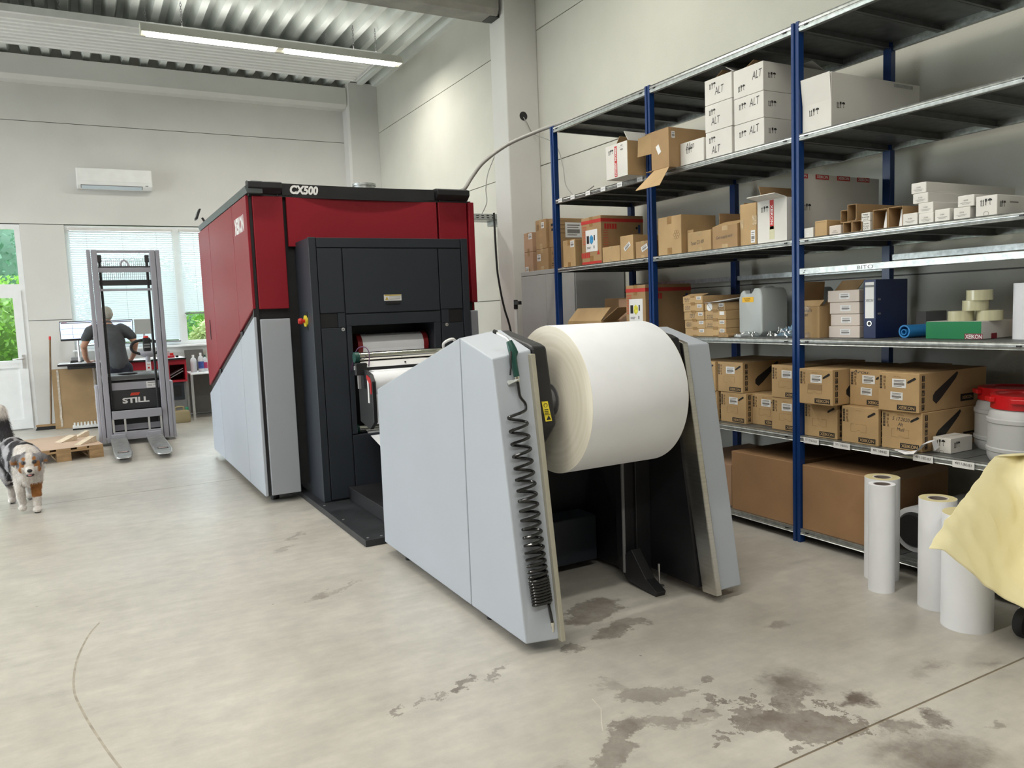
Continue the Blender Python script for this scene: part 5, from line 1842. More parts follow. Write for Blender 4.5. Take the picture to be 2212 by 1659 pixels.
# truck body behind the mast
box(.14, .89, ym + .16, 11.62, .08, .80).build('battery_housing', M_mast2, T_, bevel=.02)
box(.225, .805, ym + .10, ym + .16, .68, .775).build('cover_band', M_mast, T_, bevel=.005)
pn = box(.225, .805, ym + .10, ym + .16, .43, .675).build('name_panel', M_mast2, T_, bevel=.005)
decal(pn, 'brand_name', text_mesh('STILL', .31, .072, .04), M_label, 'S', (.52, ym + .0975, .545))
MB().prism([(.455, .605), (.555, .605), (.575, .640), (.475, .640)], 'Y', ym + .096, ym + .0985).build('brand_mark', mat('orange red mark', (.62, .05, .02), .5, var=.05), pn)
sp_ = box(.655, .785, ym + .096, ym + .0995, .69, .77).build('type_plate', M_label, T_)
decal(sp_, 'label_print', rects([(-.05, .05, .02, .03), (-.05, .0, -.005, .0), (.01, .05, -.005, .0), (-.05, 0, -.02, -.015)]), M_inkg, 'S', (.72, ym + .0955, .73))
MB().prism([(ym + .12, .80), (ym + .16, .86), (ym + .4, .885), (11.60, .86), (11.62, .80)], 'X', .15, .88).build('hood', mat('hood grey', (.09, .095, .10), .4, var=.05), T_, bevel=.02, smooth=True)
MB().ell((.46, ym + .30, .878), .12, .09, .016, 20, 6).build('hood_recess', M_black, T_, smooth=True)
# fork carriage
for z0, z1 in ((.327, .43), (.062, .165)):
    box(.232, .800, ym - .03, ym + .02, z0, z1).build('carriage_bar', M_mast, T_, bevel=.005)
for x in (.240, .372, .645, .786):
    box(x - .012, x + .012, ym - .012, ym + .01, .16, .33).build('carriage_strut', M_alu, T_, bevel=.002)
box(.25, .79, ym + .14, ym + .158, .09, .40).build('carriage_back', M_mast2, T_)
box(.25, .79, ym + .12, ym + .14, .165, .24).build('skirt', M_mast, T_, bevel=.004)
for xa, xb in ((.192, .378), (.600, .788)):
    cx = (xa + xb) / 2
    fk = MB()
    sec = [(9.36, .035, .055, .055), (9.42, .075, .045, .072), (9.62, .093, .04, .082), (10.45, .093, .04, .088), (10.84, .093, .045, .095)]
    n0 = len(fk.v)
    for (y, hw, z0, z1) in sec:
        fk.v += [(cx - hw, y, z0), (cx + hw, y, z0), (cx + hw, y, z1), (cx - hw, y, z1)]
    for i in range(len(sec) - 1):
        for k in range(4):
            k2 = (k + 1) % 4
            fk.f.append((n0 + 4 * i + k, n0 + 4 * i + k2, n0 + 4 * i + 4 + k2, n0 + 4 * i + 4 + k))
    fk.f += [(n0, n0 + 1, n0 + 2, n0 + 3), tuple(n0 + 4 * (len(sec) - 1) + k for k in (3, 2, 1, 0))]
    f0 = fk.build('fork', mat('worn fork steel', (.36, .37, .37), .35, .6, var=.25, scale=14), T_, bevel=.008)
    box(cx - .055, cx + .055, 9.62, 9.72, .078, .0845).build('roller_slot', M_black, f0)
    MB().cyl((cx - .045, 9.67, .045), (cx + .045, 9.67, .045), .043, 18).build('load_roller', mat('load roller', (.42, .30, .27), .5, var=.1), f0, smooth=True)
    box(cx - .08, cx + .08, 10.82, 10.90, .06, .14).build('fork_heel', M_mast, f0, bevel=.006)
for x in (.19, .84):
    MB().cyl((x, 11.35, .085), (x + .06, 11.35, .085), .085, 24).build('wheel', M_rubber, T_, smooth=True)
# tiller
MB().tube([(.745, 11.66, .80), (.74, 11.62, .95), (.74, 11.62, 1.08)], [.035, .033, .03], 12).build('tiller_arm', M_mast, T_, smooth=True)
lb_ = box(.712, .768, 11.578, 11.584, .87, .99).build('tiller_label', M_label, T_)
decal(lb_, 'label_print', rects([(-.02, .02, .03, .035), (-.02, .02, .02, .024), (-.012, .012, -.03, -.005)]), M_inkr, 'S', (.74, 11.577, .93))
MB().ell((.745, 11.62, 1.11), .11, .04, .06, 18, 10).build('tiller_head', M_mast, T_, smooth=True)
MB().tube(smoothpath([(.66, 11.62, 1.10), (.57, 11.61, 1.14), (.545, 11.61, 1.20), (.58, 11.61, 1.26), (.66, 11.61, 1.285), (.74, 11.61, 1.285), (.85, 11.61, 1.262), (.93, 11.61, 1.22), (.93, 11.61, 1.15), (.83, 11.62, 1.10)], 5), .019, 10).build('tiller_grip', M_rubber, T_, smooth=True)
kb = box(.69, .79, 11.58, 11.64, 1.13, 1.32).build('control_box', M_black, T_, bevel=.02)
MB().lathe([(0, .03), (.03, .025), (.035, 0), (0, 0)], (.735, 11.61, 1.318), 16, close=False).build('red_button', MATS['red button'], T_, smooth=True)
for z in (1.18, 1.215):
    box(.70, .775, 11.574, 11.581, z, z + .022).build('key_strip', M_plast, kb, bevel=.002)
settle(T_, (.52, 11.2, 0))

# ================================================================== PERSON
PS = thing('person', 'person in dark grey t-shirt and jeans leaning on the desk behind the stacker', 'person')
M_skin = mat('skin', (.42, .22, .145), .5, var=.08, scale=20)
M_shirt = mat('dark grey cotton', (.050, .054, .060), .85, var=.12, scale=14, bump=.15, bscale=30)
M_jean = mat('dark denim', (.014, .018, .032), .85, var=.2, scale=25, bump=.1)
M_hair = mat('grey hair', (.33, .32, .28), .7, var=.35, scale=60, stretch=(6, 6, 1), bump=.4, bscale=80)
sk = MB()
limb(sk, [(.40, 12.50, .95), (.385, 12.53, 1.10), (.34, 12.60, 1.30), (.312, 12.66, 1.47)], [.125, .115, .14, .09])
limb(sk, [(.312, 12.66, 1.47), (.31, 12.70, 1.56), (.312, 12.73, 1.62)], [.06, .055, .055])
sk.ell((.314, 12.745, 1.672), .075, .095, .105, 20, 14)
sk.ell((.314, 12.835, 1.655), .012, .02, .02)
sk.ell((.314, 12.80, 1.60), .045, .05, .03)
for s in (-1, 1):
    sk.ell((.314 + s * .077, 12.74, 1.665), .010, .022, .032)
    sk.ell((.314 + s * .03, 12.832, 1.682), .012, .008, .008)
limb(sk, [(.12, 12.65, 1.455), (.085, 12.64, 1.43), (-.01, 12.60, 1.22), (.0, 12.74, 1.06), (.025, 12.82, 1.0)], [.07, .055, .044, .038, .029])
limb(sk, [(.51, 12.65, 1.445), (.54, 12.64, 1.42), (.655, 12.60, 1.235), (.63, 12.74, 1.07), (.60, 12.82, 1.0)], [.07, .055, .044, .038, .029])


def hand(mb, w, d, side):
    """palm with four fingers and a thumb lying on the desk"""
    w, d = Vector(w), Vector(d).normalized()
    n = Vector((-d.y, d.x, 0)) * side
    mb.ell(w + d * .045 + Vector((0, 0, -.006)), .038, .046, .016, 14, 8, (0, 0, math.atan2(d.y, d.x) - pi / 2))
    for k, (off, ln) in enumerate(((-.028, .062), (-.010, .074), (.010, .070), (.028, .055))):
        b = w + d * .082 + n * off
        limb(mb, [b, b + d * ln * .5 + n * off * .15 + Vector((0, 0, .008)), b + d * ln + n * off * .25 + Vector((0, 0, -.012))], [.0105, .0095, .008], 8)
    b = w + d * .02 - n * .034
    limb(mb, [b, b + d * .03 - n * .025, b + d * .058 - n * .034 + Vector((0, 0, -.008))], [.012, .011, .009], 8)


hand(sk, (.03, 12.835, .993), (.55, .85, 0), -1)
hand(sk, (.592, 12.835, .993), (-.55, .85, 0), 1)
for s, hx in ((-1, .315), (1, .49)):
    limb(sk, [(hx, 12.50, .90), (hx - .005, 12.50, .50), (hx - .01, 12.47, .09)], [.085, .058, .042])
    limb(sk, [(hx - .01, 12.47, .06), (hx - .01, 12.56, .04), (hx - .01, 12.64, .035)], [.045, .042, .034])
place('body', organic(sk, 'body', .0075, 4), M_skin, PS)
sh = MB()
limb(sh, [(.40, 12.50, .96), (.39, 12.52, 1.08), (.345, 12.59, 1.28), (.315, 12.65, 1.43)], [.15, .14, .168, .115], 20)
sh.ell((.32, 12.64, 1.40), .20, .115, .12, 20, 12)
sh.ell((.34, 12.60, 1.26), .19, .12, .14, 20, 12)
limb(sh, [(.15, 12.65, 1.45), (.085, 12.64, 1.425), (.025, 12.62, 1.33)], [.085, .078, .066], 16)
limb(sh, [(.48, 12.65, 1.445), (.545, 12.64, 1.41), (.615, 12.62, 1.33)], [.085, .078, .066], 16)
limb(sh, [(.313, 12.665, 1.47), (.311, 12.68, 1.515)], [.085, .074], 16)
place('t_shirt', organic(sh, 't_shirt', .011, 5), M_shirt, PS)
jn = MB()
jn.ell((.402, 12.50, .92), .16, .13, .12, 20, 12)
for hx in (.315, .49):
    limb(jn, [(hx, 12.50, .88), (hx - .005, 12.50, .50), (hx - .01, 12.47, .12)], [.105, .078, .062], 16)
place('jeans', organic(jn, 'jeans', .012, 5), M_jean, PS)
hr = MB()
hr.ell((.314, 12.735, 1.690), .083, .100, .092, 20, 14)
hr.ell((.314, 12.69, 1.655), .080, .065, .085, 18, 12)
place('hair', organic(hr, 'hair', .010, 3), M_hair, PS)
for hx in (.305, .48):
    MB().ell((hx, 12.555, .045), .05, .14, .045, 16, 10).build('shoe', M_rubber, PS, smooth=True)
settle(PS, (.39, 12.52, 0))

# ================================================================== DOG
DG = thing('dog', 'merle dog with white chest and tan cheeks walking toward the viewer', 'dog')
db = MB()
db.ell((-.505, 7.50, .405), .128, .16, .165, 20, 14)
db.ell((-.555, 7.70, .415), .125, .22, .150, 20, 14, (0, 0, .25))
db.ell((-.615, 7.93, .425), .118, .16, .148, 20, 14)
db.ell((-.475, 7.40, .395), .108, .12, .150, 20, 14)
db.ell((-.466, 7.34, .355), .085, .09, .120, 18, 12)
db.ell((-.462, 7.270, .438), .082, .088, .070, 20, 14)
db.ell((-.460, 7.225, .420), .070, .060, .055, 18, 12)
limb(db, [(-.458, 7.21, .398), (-.456, 7.150, .378)], [.040, .030], 14)
limb(db, [(-.458, 7.21, .368), (-.457, 7.165, .347)], [.028, .018], 12)
for s in (-1, 1):
    x = -.461 + s * .070
    limb(db, [(x, 7.285, .478), (x + s * .030, 7.270, .470), (x + s * .040, 7.258, .432)], [.028, .026, .018], 10)
    db.ell((-.460 + s * .046, 7.235, .392), .034, .045, .036, 14, 10)
limb(db, [(-.440, 7.44, .32), (-.440, 7.40, .17), (-.442, 7.385, .06)], [.055, .036, .030])
db.ell((-.443, 7.360, .026), .034, .048, .026, 14, 10)
limb(db, [(-.545, 7.46, .32), (-.552, 7.38, .20), (-.545, 7.42, .085)], [.055, .036, .029])
db.ell((-.545, 7.395, .045), .032, .045, .026, 14, 10)
for x, dy in ((-.545, .05), (-.675, -.04)):
    limb(db, [(x, 7.95 + dy, .38), (x + .01, 7.88 + dy, .25), (x + .015, 7.99 + dy, .145), (x + .02, 7.96 + dy, .05)], [.085, .055, .032, .028])
    db.ell((x + .02, 7.935 + dy, .026), .032, .048, .026, 14, 10)
limb(db, [(-.645, 8.05, .50), (-.685, 8.13, .60), (-.705, 8.16, .70), (-.70, 8.15, .80)], [.045, .058, .062, .045])
for k in range(14):
    a = k / 13 * pi - pi / 2
    db.ell((-.47 + .075 * sin(a), 7.36 - .03 * cos(a), .265 + .03 * abs(sin(a))), .018, .018, .045, 8, 6)
for k in range(10):
    db.ell((-.635 + .01 * k, 7.55 + .045 * k, .285 + .004 * k), .02, .03, .04, 8, 6)
me = organic(db, 'body', .0065, 3)
ca = me.color_attributes.new('fur', 'FLOAT_COLOR', 'POINT')
WHT, TAN, BLK, GRY = Vector((.66, .62, .58)), Vector((.33, .135, .035)), Vector((.022, .021, .024)), Vector((.28, .275, .29))


def lerp(a, b_, t_):
    return a + (b_ - a) * max(0, min(1, t_))


NRM = [v.normal.copy() for v in me.vertices]
for v in me.vertices:
    x, y, z = v.co
    n1 = noise.noise(Vector((x * 16, y * 9, z * 11)))
    n2 = noise.noise(Vector((x * 60, y * 40, z * 40))) * .12
    c = lerp(GRY, BLK, (n1 + .12) * 6) if n1 > -.12 else lerp(GRY, GRY * 1.5, -n1 * 2)
    hx, hy, hz = x + .46, y - 7.25, z - .42
    if y < 7.33 and z > .30:                        # head
        c = GRY * .8 if z > .45 else TAN
        if .395 < z <= .465 and abs(hx) > .07:
            c = GRY * .7
        if z > .43 and abs(hx) > .085:
            c = lerp(GRY * .55, TAN * .8, n1 * 5)
        w = .018 + max(0, (.455 - z)) * .24
        if y < 7.225 and z < .41:
            w = .05
        c = lerp(WHT, c, (abs(hx) - w) * 90)
        if z < .362 or (z < .40 and y > 7.275):
            c = lerp(c, WHT, (.40 - z) * 60)
        for s in (-1, 1):
            d = ((hx - s * .037) ** 2 * 1.0 + (z - .444) ** 2 * 1.4) ** .5
            if d < .022 and y < 7.25:
                c = lerp(BLK, c, (d - .012) * 90)
            if (hx - s * .036) ** 2 + (z - .472) ** 2 < .00018 and y < 7.27:
                c = TAN
    elif y < 7.50 and z > .20:                        # chest and collar
        wz = .12 - (z - .40) * .25 if z > .45 else .115
        if y < 7.46 and z < .56:
            c = lerp(WHT, c, (abs(x + .475) - wz) * 60 + n2 * 2)
    if z <= .30 and y < 7.6:
        if x > -.475 and z < .255:
            c = TAN if z > .13 else WHT
        elif z >= .255:
            c = WHT if y < 7.46 else c
        else:
            c = WHT
    if z <= .20 and y >= 7.6:
        c = lerp(WHT * .9, c, (z - .12) * 20)
    if y > 8.04 and z > .48:
        c = BLK if z < .70 else lerp(BLK, WHT, (z - .70) * 18)
    if .0 <= z < .012:
        c = BLK
    c = c * (1 + n2)
    ca.data[v.index].color = (max(0, c.x), max(0, c.y), max(0, c.z), 1)
    NRM[v.index] = v.co + NRM[v.index] * (.004 * noise.noise(Vector((x * 90, y * 60, z * 30))))
for v in me.vertices:
    v.co = NRM[v.index]
M_fur = bpy.data.materials.new('merle fur')
M_fur.use_nodes = True
nt = M_fur.node_tree
at_ = nt.nodes.new('ShaderNodeAttribute')
at_.attribute_name = 'fur'
b_ = nt.nodes['Principled BSDF']
b_.inputs['Roughness'].default_value = .85
nt.links.new(at_.outputs['Color'], b_.inputs['Base Color'])
nz = nt.nodes.new('ShaderNodeTexNoise')
nz.inputs['Scale'].default_value = 130
bp = nt.nodes.new('ShaderNodeBump')
bp.inputs['Strength'].default_value = .5
bp.inputs['Distance'].default_value = .01
nt.links.new(nz.outputs['Fac'], bp.inputs['Height'])
nt.links.new(bp.outputs[0], b_.inputs['Normal'])
place('body', me, M_fur, DG)
fr = MB()
fcol = []
rnd = random.Random(9)
polys = list(me.polygons)
for _ in range(26000):
    p = polys[rnd.randrange(len(polys))]
    i = p.vertices[0]
    co, n = me.vertices[i].co.copy(), p.normal.copy()
    if co.z < .05:
        continue
    face = co.y < 7.245
    ln = (.004 if face else .016 if co.y < 7.45 and co.z > .22 else .009) * rnd.uniform(.6, 1.3)
    if co.y > 8.05 and co.z > .5:
        ln = .03
    d = (n * .55 + Vector((0, .45, -.75)) + Vector((rnd.uniform(-.3, .3), rnd.uniform(-.3, .3), rnd.uniform(-.2, .2)))).normalized()
    s_ = d.cross(n)
    if s_.length < .1:
        continue
    s_ = s_.normalized() * .0016
    b0 = co + Vector((rnd.uniform(-.003, .003), rnd.uniform(-.003, .003), rnd.uniform(-.003, .003)))
    fr.poly([b0 - s_, b0 + s_, b0 + d * ln + n * .002])
    cc = ca.data[i].color
    k_ = rnd.uniform(.8, 1.2)
    fcol += [(cc[0] * k_, cc[1] * k_, cc[2] * k_, 1)] * 3
fme = bpy.data.meshes.new('coat')
fme.from_pydata(fr.v, [], fr.f)
fa = fme.color_attributes.new('fur', 'FLOAT_COLOR', 'POINT')
fa.data.foreach_set('color', [q for c_ in fcol for q in c_])
place('coat', fme, M_fur, DG)['kind'] = 'stuff'
for s in (-1, 1):
    e = MB().ell((-.460 + s * .037, 7.176 + .0, .444), .011, .010, .010, 12, 8).build('eye', mat('dog eye', (.03, .035, .04), .1, var=.1), DG, smooth=True)
    e.location.y = .014
MB().ell((-.456, 7.120, .388), .019, .014, .014, 14, 10).build('nose', M_black, DG, smooth=True)
MB().ell((-.457, 7.146, .350), .030, .022, .014, 14, 8).build('mouth', mat('dark lips', (.03, .012, .012), .4, var=.1), DG, smooth=True)
MB().ell((-.457, 7.136, .350), .015, .018, .008, 12, 8).build('tongue', mat('tongue', (.50, .18, .18), .4, var=.1), DG, smooth=True)
settle(DG, (-.55, 7.65, 0))

# ================================================================== PALLET, SHEET, WEDGES
M_wood = mat('pallet wood', (.40, .26, .13), .8, var=.25, scale=7, stretch=(1, .3, 4), bump=.15, bscale=40)
M_woodp = mat('fresh spruce', (.60, .50, .37), .7, var=.12, scale=9, stretch=(5, 1, 5))
t = thing('wooden_pallet', 'wooden pallet on the floor beside the stacker forks', 'pallet')
for x, w in ((-.7275, .145), (-.585, .10), (-.40, .145), (-.215, .10), (-.0725, .145)):
    box(x - w / 2, x + w / 2, 0, 1.2, .122, .144).build('deck_board', M_wood, t, bevel=.002)
for y in (.0725, .6, 1.1275):
    box(-.80, 0, y - .0725, y + .0725, .100, .122).build('cross_board', M_wood, t, bevel=.002)
    for x in (-.7275, -.40, -.0725):
        box(x - .0725, x + .0725, y - .0725, y + .0725, .022, .100).build('block', M_wood, t, bevel=.003)
for x in (-.7275, -.40, -.0725):
    box(x - .0725, x + .0725, 0, 1.2, 0, .022).build('bottom_board', M_wood, t, bevel=.002)
RZ = radians(8.2)
settle(t, (.097, 10.04, 0), RZ, True)
o = tag(box(-.80, -.002, .002, 1.2, .1445, .1485).build('cardboard_sheet', mat('tan sheet', (.52, .38, .28), .8, var=.06, scale=2)), 'thin tan sheet covering the wooden pallet', 'sheet')
o.location = (.097, 10.04, 0)
o.rotation_euler = (0, 0, RZ)


def wedge(label, p, rz, L, w, h):
    t = tag(MB().prism([(0, 0), (L, 0), (L, h), (L * .9, h)], 'Y', 0, w).build('wood_wedge', M_woodp, bevel=.002), label, 'wood wedge', 'wood wedges on the pallet')
    t.location = (p[0], p[1], .149)
    t.rotation_euler = (0, 0, rz)


wedge('left wooden wedge on the pallet sheet', (-.335, 10.50), .55, .20, .13, .06)
wedge('middle wooden wedge behind on the pallet sheet', (-.20, 10.82), .2, .17, .11, .07)
wedge('right wooden wedge at the near edge of the pallet', (-.14, 10.12), .75, .24, .09, .07)

# ================================================================== DESK AREA
t = thing('workbench', 'standing desk with white top and red shelf under the window', 'desk')
M_dred = mat('bench red', (.40, .015, .03), .4, var=.05)
box(-.36, 1.34, 12.76, 13.52, .955, .972).build('desk_top', M_pvc, t, bevel=.004)
box(-.36, 1.34, 12.75, 12.762, .945, .973).build('edge_strip', M_black, t)
box(-.24, .92, 12.80, 13.40, .895, .945).build('drawer_frame', M_mast2, t, bevel=.004)
box(.46, 1.10, 12.79, 12.83, .82, .943).build('red_front', M_dred, t, bevel=.004)
c5 = MB()
c5.box(1.08, 1.34, 12.80, 13.4, .605, .63).box(1.08, 1.34, 12.80, 13.4, .87, .945).box(1.08, 1.10, 12.80, 13.4, .63, .87).box(1.315, 1.34, 12.80, 13.4, .63, .87).box(1.10, 1.315, 13.38, 13.4, .63, .87)
c5.build('red_cubby', M_dred, t)
for a, z in ((0, .70), (1, .66)):
    MB().slab([(1.11, 12.9, z), (1.30, 12.9, z + .10), (1.30, 13.2, z + .10), (1.11, 13.2, z)], (0, 0, .006)).build('sheet', M_paper, t)
box(1.09, 1.32, 12.86, 13.4, 0.04, .60).build('base_cabinet', M_plast, t, bevel=.005)
box(1.11, 1.29, 12.85, 12.862, .33, .59).build('dark_panel', M_dark, t, bevel=.003)
box(1.14, 1.25, 12.845, 12.852, .38, .55).build('panel_window', M_black, t)
for x, y in ((-.20, 13.47), (.9, 13.45), (.9, 12.85)):
    box(x - .02, x + .02, y - .02, y + .02, 0, .955).build('leg', M_alu, t)
settle(t, (.5, 13.1, 0))


def monitor(label, x0, x1, z0, z1, y, rz, screen, stand=True):
    t = thing('monitor', label, 'monitor', 'monitors on the desk')
    cx, cz = (x0 + x1) / 2, (z0 + z1) / 2
    w, h = (x1 - x0) / 2, (z1 - z0) / 2
    box(-w, w, 0, .035, -h, h).build('casing', M_black, t, bevel=.005)
    if screen:
        s_ = box(-w + .01, w - .01, -.002, .0, -h + .03, h - .012).build('screen', emit('lit screen', (.62, .72, .92), .75), t)
        decal(s_, 'window_bar', rects([(-w + .02, w - .02, h - .035, h - .02)]), M_plast, 'S', (0, -.0025, 0))
        decal(s_, 'red_tab', rects([(-w + .03, -w + .10, h - .022, h - .015)]), M_inkr, 'S', (0, -.003, 0))
        decal(s_, 'grid_lines', rects([(-.05, -.046, -h + .04, h - .05), (-w + .02, w - .02, .03, .034), (-w + .02, w - .02, -.05, -.047)]), M_plast, 'S', (0, -.0025, 0))
    else:
        box(-w, w, -.004, 0, -h, h).build('back_cover', mat('grey monitor back', (.36, .37, .36), .5, var=.03), t, bevel=.004)
    if stand:
        MB().tube([(0, .05, -h * .2), (0, .06, -h - .02), (0, .05, .9735 - cz)], .018, 8).build('stand_arm', M_alu, t, smooth=True)
        box(-.10, .10, -.03, .12, .9732 - cz, .985 - cz).build('stand_foot', M_alu, t, bevel=.003)
    settle(t, (cx, y, cz), rz, True)


monitor('wide lit monitor left of the person', -.30, .13, 1.30, 1.585, 13.02, -.12, True)
monitor('lit monitor half hidden behind the person', .16, .665, 1.30, 1.582, 13.10, .0, True)
monitor('grey backed monitor right of the person', .69, .94, 1.355, 1.58, 13.12, 0, False)
t = thing('desk_clutter_tray', 'black tray with papers at the left end of the desk', 'tray')
box(-.20, -.02, 13.22, 13.44, .973, 1.0).build('tray', M_black, t, bevel=.005)
box(-.19, -.03, 13.23, 13.42, 1.0, 1.05).build('tray_rim', M_plast, t, bevel=.01)
settle(t, (-.1, 13.33, .973))
o = tag(box(-.34, -.08, 12.80, 12.98, .9725, .978).build('desk_papers', M_paper), 'loose white papers at the left desk edge', 'paper')
o = tag(MB().tube([(-.20, 12.86, .987), (-.12, 12.90, .995), (-.05, 12.95, .990)], .006, 6).build('desk_pen', M_black), 'black pen lying on the desk papers', 'pen')
t = thing('red_tape_dispenser', 'red tool box with black knob on the right desk end', 'tool box')
box(1.10, 1.20, 12.95, 13.1, .973, 1.01).build('tray', M_dred, t, bevel=.004)
box(1.14, 1.19, 13.0, 13.06, 1.01, 1.045).build('block', MATS['red button'], t, bevel=.004)
MB().lathe([(0, 0), (.022, 0), (.022, .03), (0, .03)], (1.235, 12.98, .973), 14, close=False).build('knob', M_black, t, smooth=True)
settle(t, (1.15, 13.0, .973))
o = tag(box(1.05, 1.16, 13.25, 13.35, .973, 1.07).build('glass_jar', glassy('jar glass', (.9, .9, .92), .2), bevel=.01), 'clear jar behind the red tool box', 'jar')
# side table with bottles
t = thing('side_table', 'white topped table with grey front panel beside the press', 'table')
box(1.385, 2.5, 12.76, 13.45, .70, .722).build('table_top', M_pvc, t, bevel=.004)
for x in (1.40, 2.47):
    for y in (12.78, 13.42):
        box(x - .018, x + .018, y - .018, y + .018, 0, .70).build('leg', M_alu, t, bevel=.003)
box(1.42, 2.45, 13.38, 13.40, .05, .69).build('front_panel', mat('dull grey panel', (.17, .165, .155), .6, var=.05), t)
settle(t, (1.95, 13.1, 0))
o = tag(MB().slab([(1.40, 13.43, .7235), (1.70, 13.43, .7235), (1.68, 13.52, 1.06), (1.40, 13.52, 1.06)], (0, .012, 0)).build('grey_board', mat('dark grey board', (.10, .095, .09), .7, var=.08)), 'dark grey board leaning on the wall behind bottles', 'board')


def bottle(label, x, y, r, h, m, cap, lab_=None):
    t = thing('bottle', label, 'bottle', 'bottles on the side table')
    MB().lathe([(0, 0), (r, 0), (r, h * .68), (r * .75, h * .8), (r * .32, h * .86), (r * .32, h * .93), (0, h * .93)], (0, 0, 0), 22, close=False).build('bottle_body', m, t, smooth=True)
    MB().lathe([(0, h), (r * .42, h), (r * .42, h * .88), (r * .36, h * .88), (0, h * .9)], (0, 0, 0), 16, close=False).build('cap', cap, t, smooth=True)
    if lab_:
        MB().lathe([(r * 1.01, h * .18), (r * 1.01, h * .55)], (0, 0, 0), 22, close=False).build('label_wrap', lab_, t, smooth=True)
    settle(t, (x, y, .7225), 0, True)


M_bw = translucent('white bottle', (.75, .77, .80), .25)
bottle('white spray bottle with blue label on side table', 1.575, 13.0, .042, .30, M_bw, M_label, mat('blue label', (.04, .08, .30), .5, var=.3, scale=30))
bottle('plain white canister bottle left on side table', 1.475, 13.08, .045, .27, M_bw, M_label)
bottle('bottle with magenta label behind on side table', 1.655, 13.15, .035, .26, M_bw, M_green, mat('magenta label', (.45, .03, .12), .5, var=.2))
t = thing('wall_socket_box', 'beige socket box on the wall above side table', 'socket')
box(1.60, 1.74, 13.57, 13.599, .90, 1.02).build('housing', M_beige, t, bevel=.005)
MB().cyl((1.67, 13.565, .96), (1.67, 13.572, .96), .03, 18).build('outlet', M_plast, t, smooth=True)
settle(t, (1.67, 13.58, .9))
t = thing('jerrycan', 'dirty beige jerrycan with green cap on the floor', 'jerrycan')
M_jer = translucent('stained plastic', (.40, .33, .19), .2)
MB().prism([(1.09, .0), (1.31, .0), (1.32, .02), (1.32, .155), (1.29, .19), (1.12, .19), (1.09, .165)], 'Y', 12.56, 12.70).build('container', M_jer, t, bevel=.014, smooth=True)
MB().tube(smoothpath([(1.11, 12.63, .18), (1.12, 12.63, .225), (1.15, 12.63, .238), (1.21, 12.63, .238), (1.235, 12.63, .225), (1.24, 12.63, .18)], 4), .014, 8).build('handle', M_jer, t, smooth=True)
MB().lathe([(0, 0), (.024, 0), (.024, .03), (.015, .045), (0, .045)], (1.283, 12.63, .188), 16, close=False).build('cap', mat('bright green cap', (.02, .22, .12), .4, var=.1), t, smooth=True)
settle(t, (1.2, 12.63, 0))
o = tag(MB().slab([(-.47, 13.26, .002), (.11, 13.26, .002), (.11, 13.36, .885), (-.46, 13.36, .885)], (0, .012, 0)).build('worn_cardboard', mat('worn cardboard panel', (.40, .27, .14), .75, var=.14, scale=3, bump=.1)), 'large worn cardboard panel leaning under the desk', 'cardboard')
for x, wob in ((-.40, 1), (.075, 2)):
    pts = [(x + .012 * noise.noise(Vector((k * .7, wob, 0))), 13.2575 + .1 * k / 12 * .97, .03 + .84 * k / 12) for k in range(13)]
    b = MB()
    for i in range(12):
        p, q = Vector(pts[i]), Vector(pts[i + 1])
        b.poly([p, p + Vector((.028, 0, 0)), q + Vector((.028, 0, 0)), q])
    b.build('shiny_tape', mat('silvery tape', (.62, .55, .46), .2, var=.2, scale=30, bump=.5, bscale=40), o)
t = thing('broom', 'broom with brown handle and red end leaning on the wall', 'broom')
MB().tube([(-.53, 13.40, .05), (-.445, 13.50, 1.33)], .014, 10).build('handle', mat('stained handle', (.20, .13, .07), .6, var=.2), t, smooth=True)
MB().tube([(-.4455, 13.4995, 1.325), (-.443, 13.503, 1.375)], [.016, .015], 10).build('handle_end', MATS['red button'], t, smooth=True)
box(-.72, -.28, 13.36, 13.43, .045, .075).build('brush_head', M_wood, t, bevel=.006)
b = MB().prism([(-.73, .0), (-.25, .0), (-.29, .046), (-.71, .046)], 'Y', 13.34, 13.44).build('bristles', M_rubber, t)
b['kind'] = 'stuff'
settle(t, (-.5, 13.4, 0))
t = thing('cable_rail', 'white ribbed rail lying on the floor beside the pallet', 'rail')
box(-.245, .16, 12.94, 13.08, .0, .022).build('base', M_black, t)
box(-.245, .16, 12.93, 13.08, .022, .06).build('rail_body', M_white, t, bevel=.006)
for k in range(9):
    x = -.23 + k * .044
    MB().prism([(12.935, .06), (13.07, .06), (13.06, .10), (12.96, .085)], 'X', x, x + .024).build('rib', M_white, t, bevel=.003)
settle(t, (-.04, 13.0, 0))

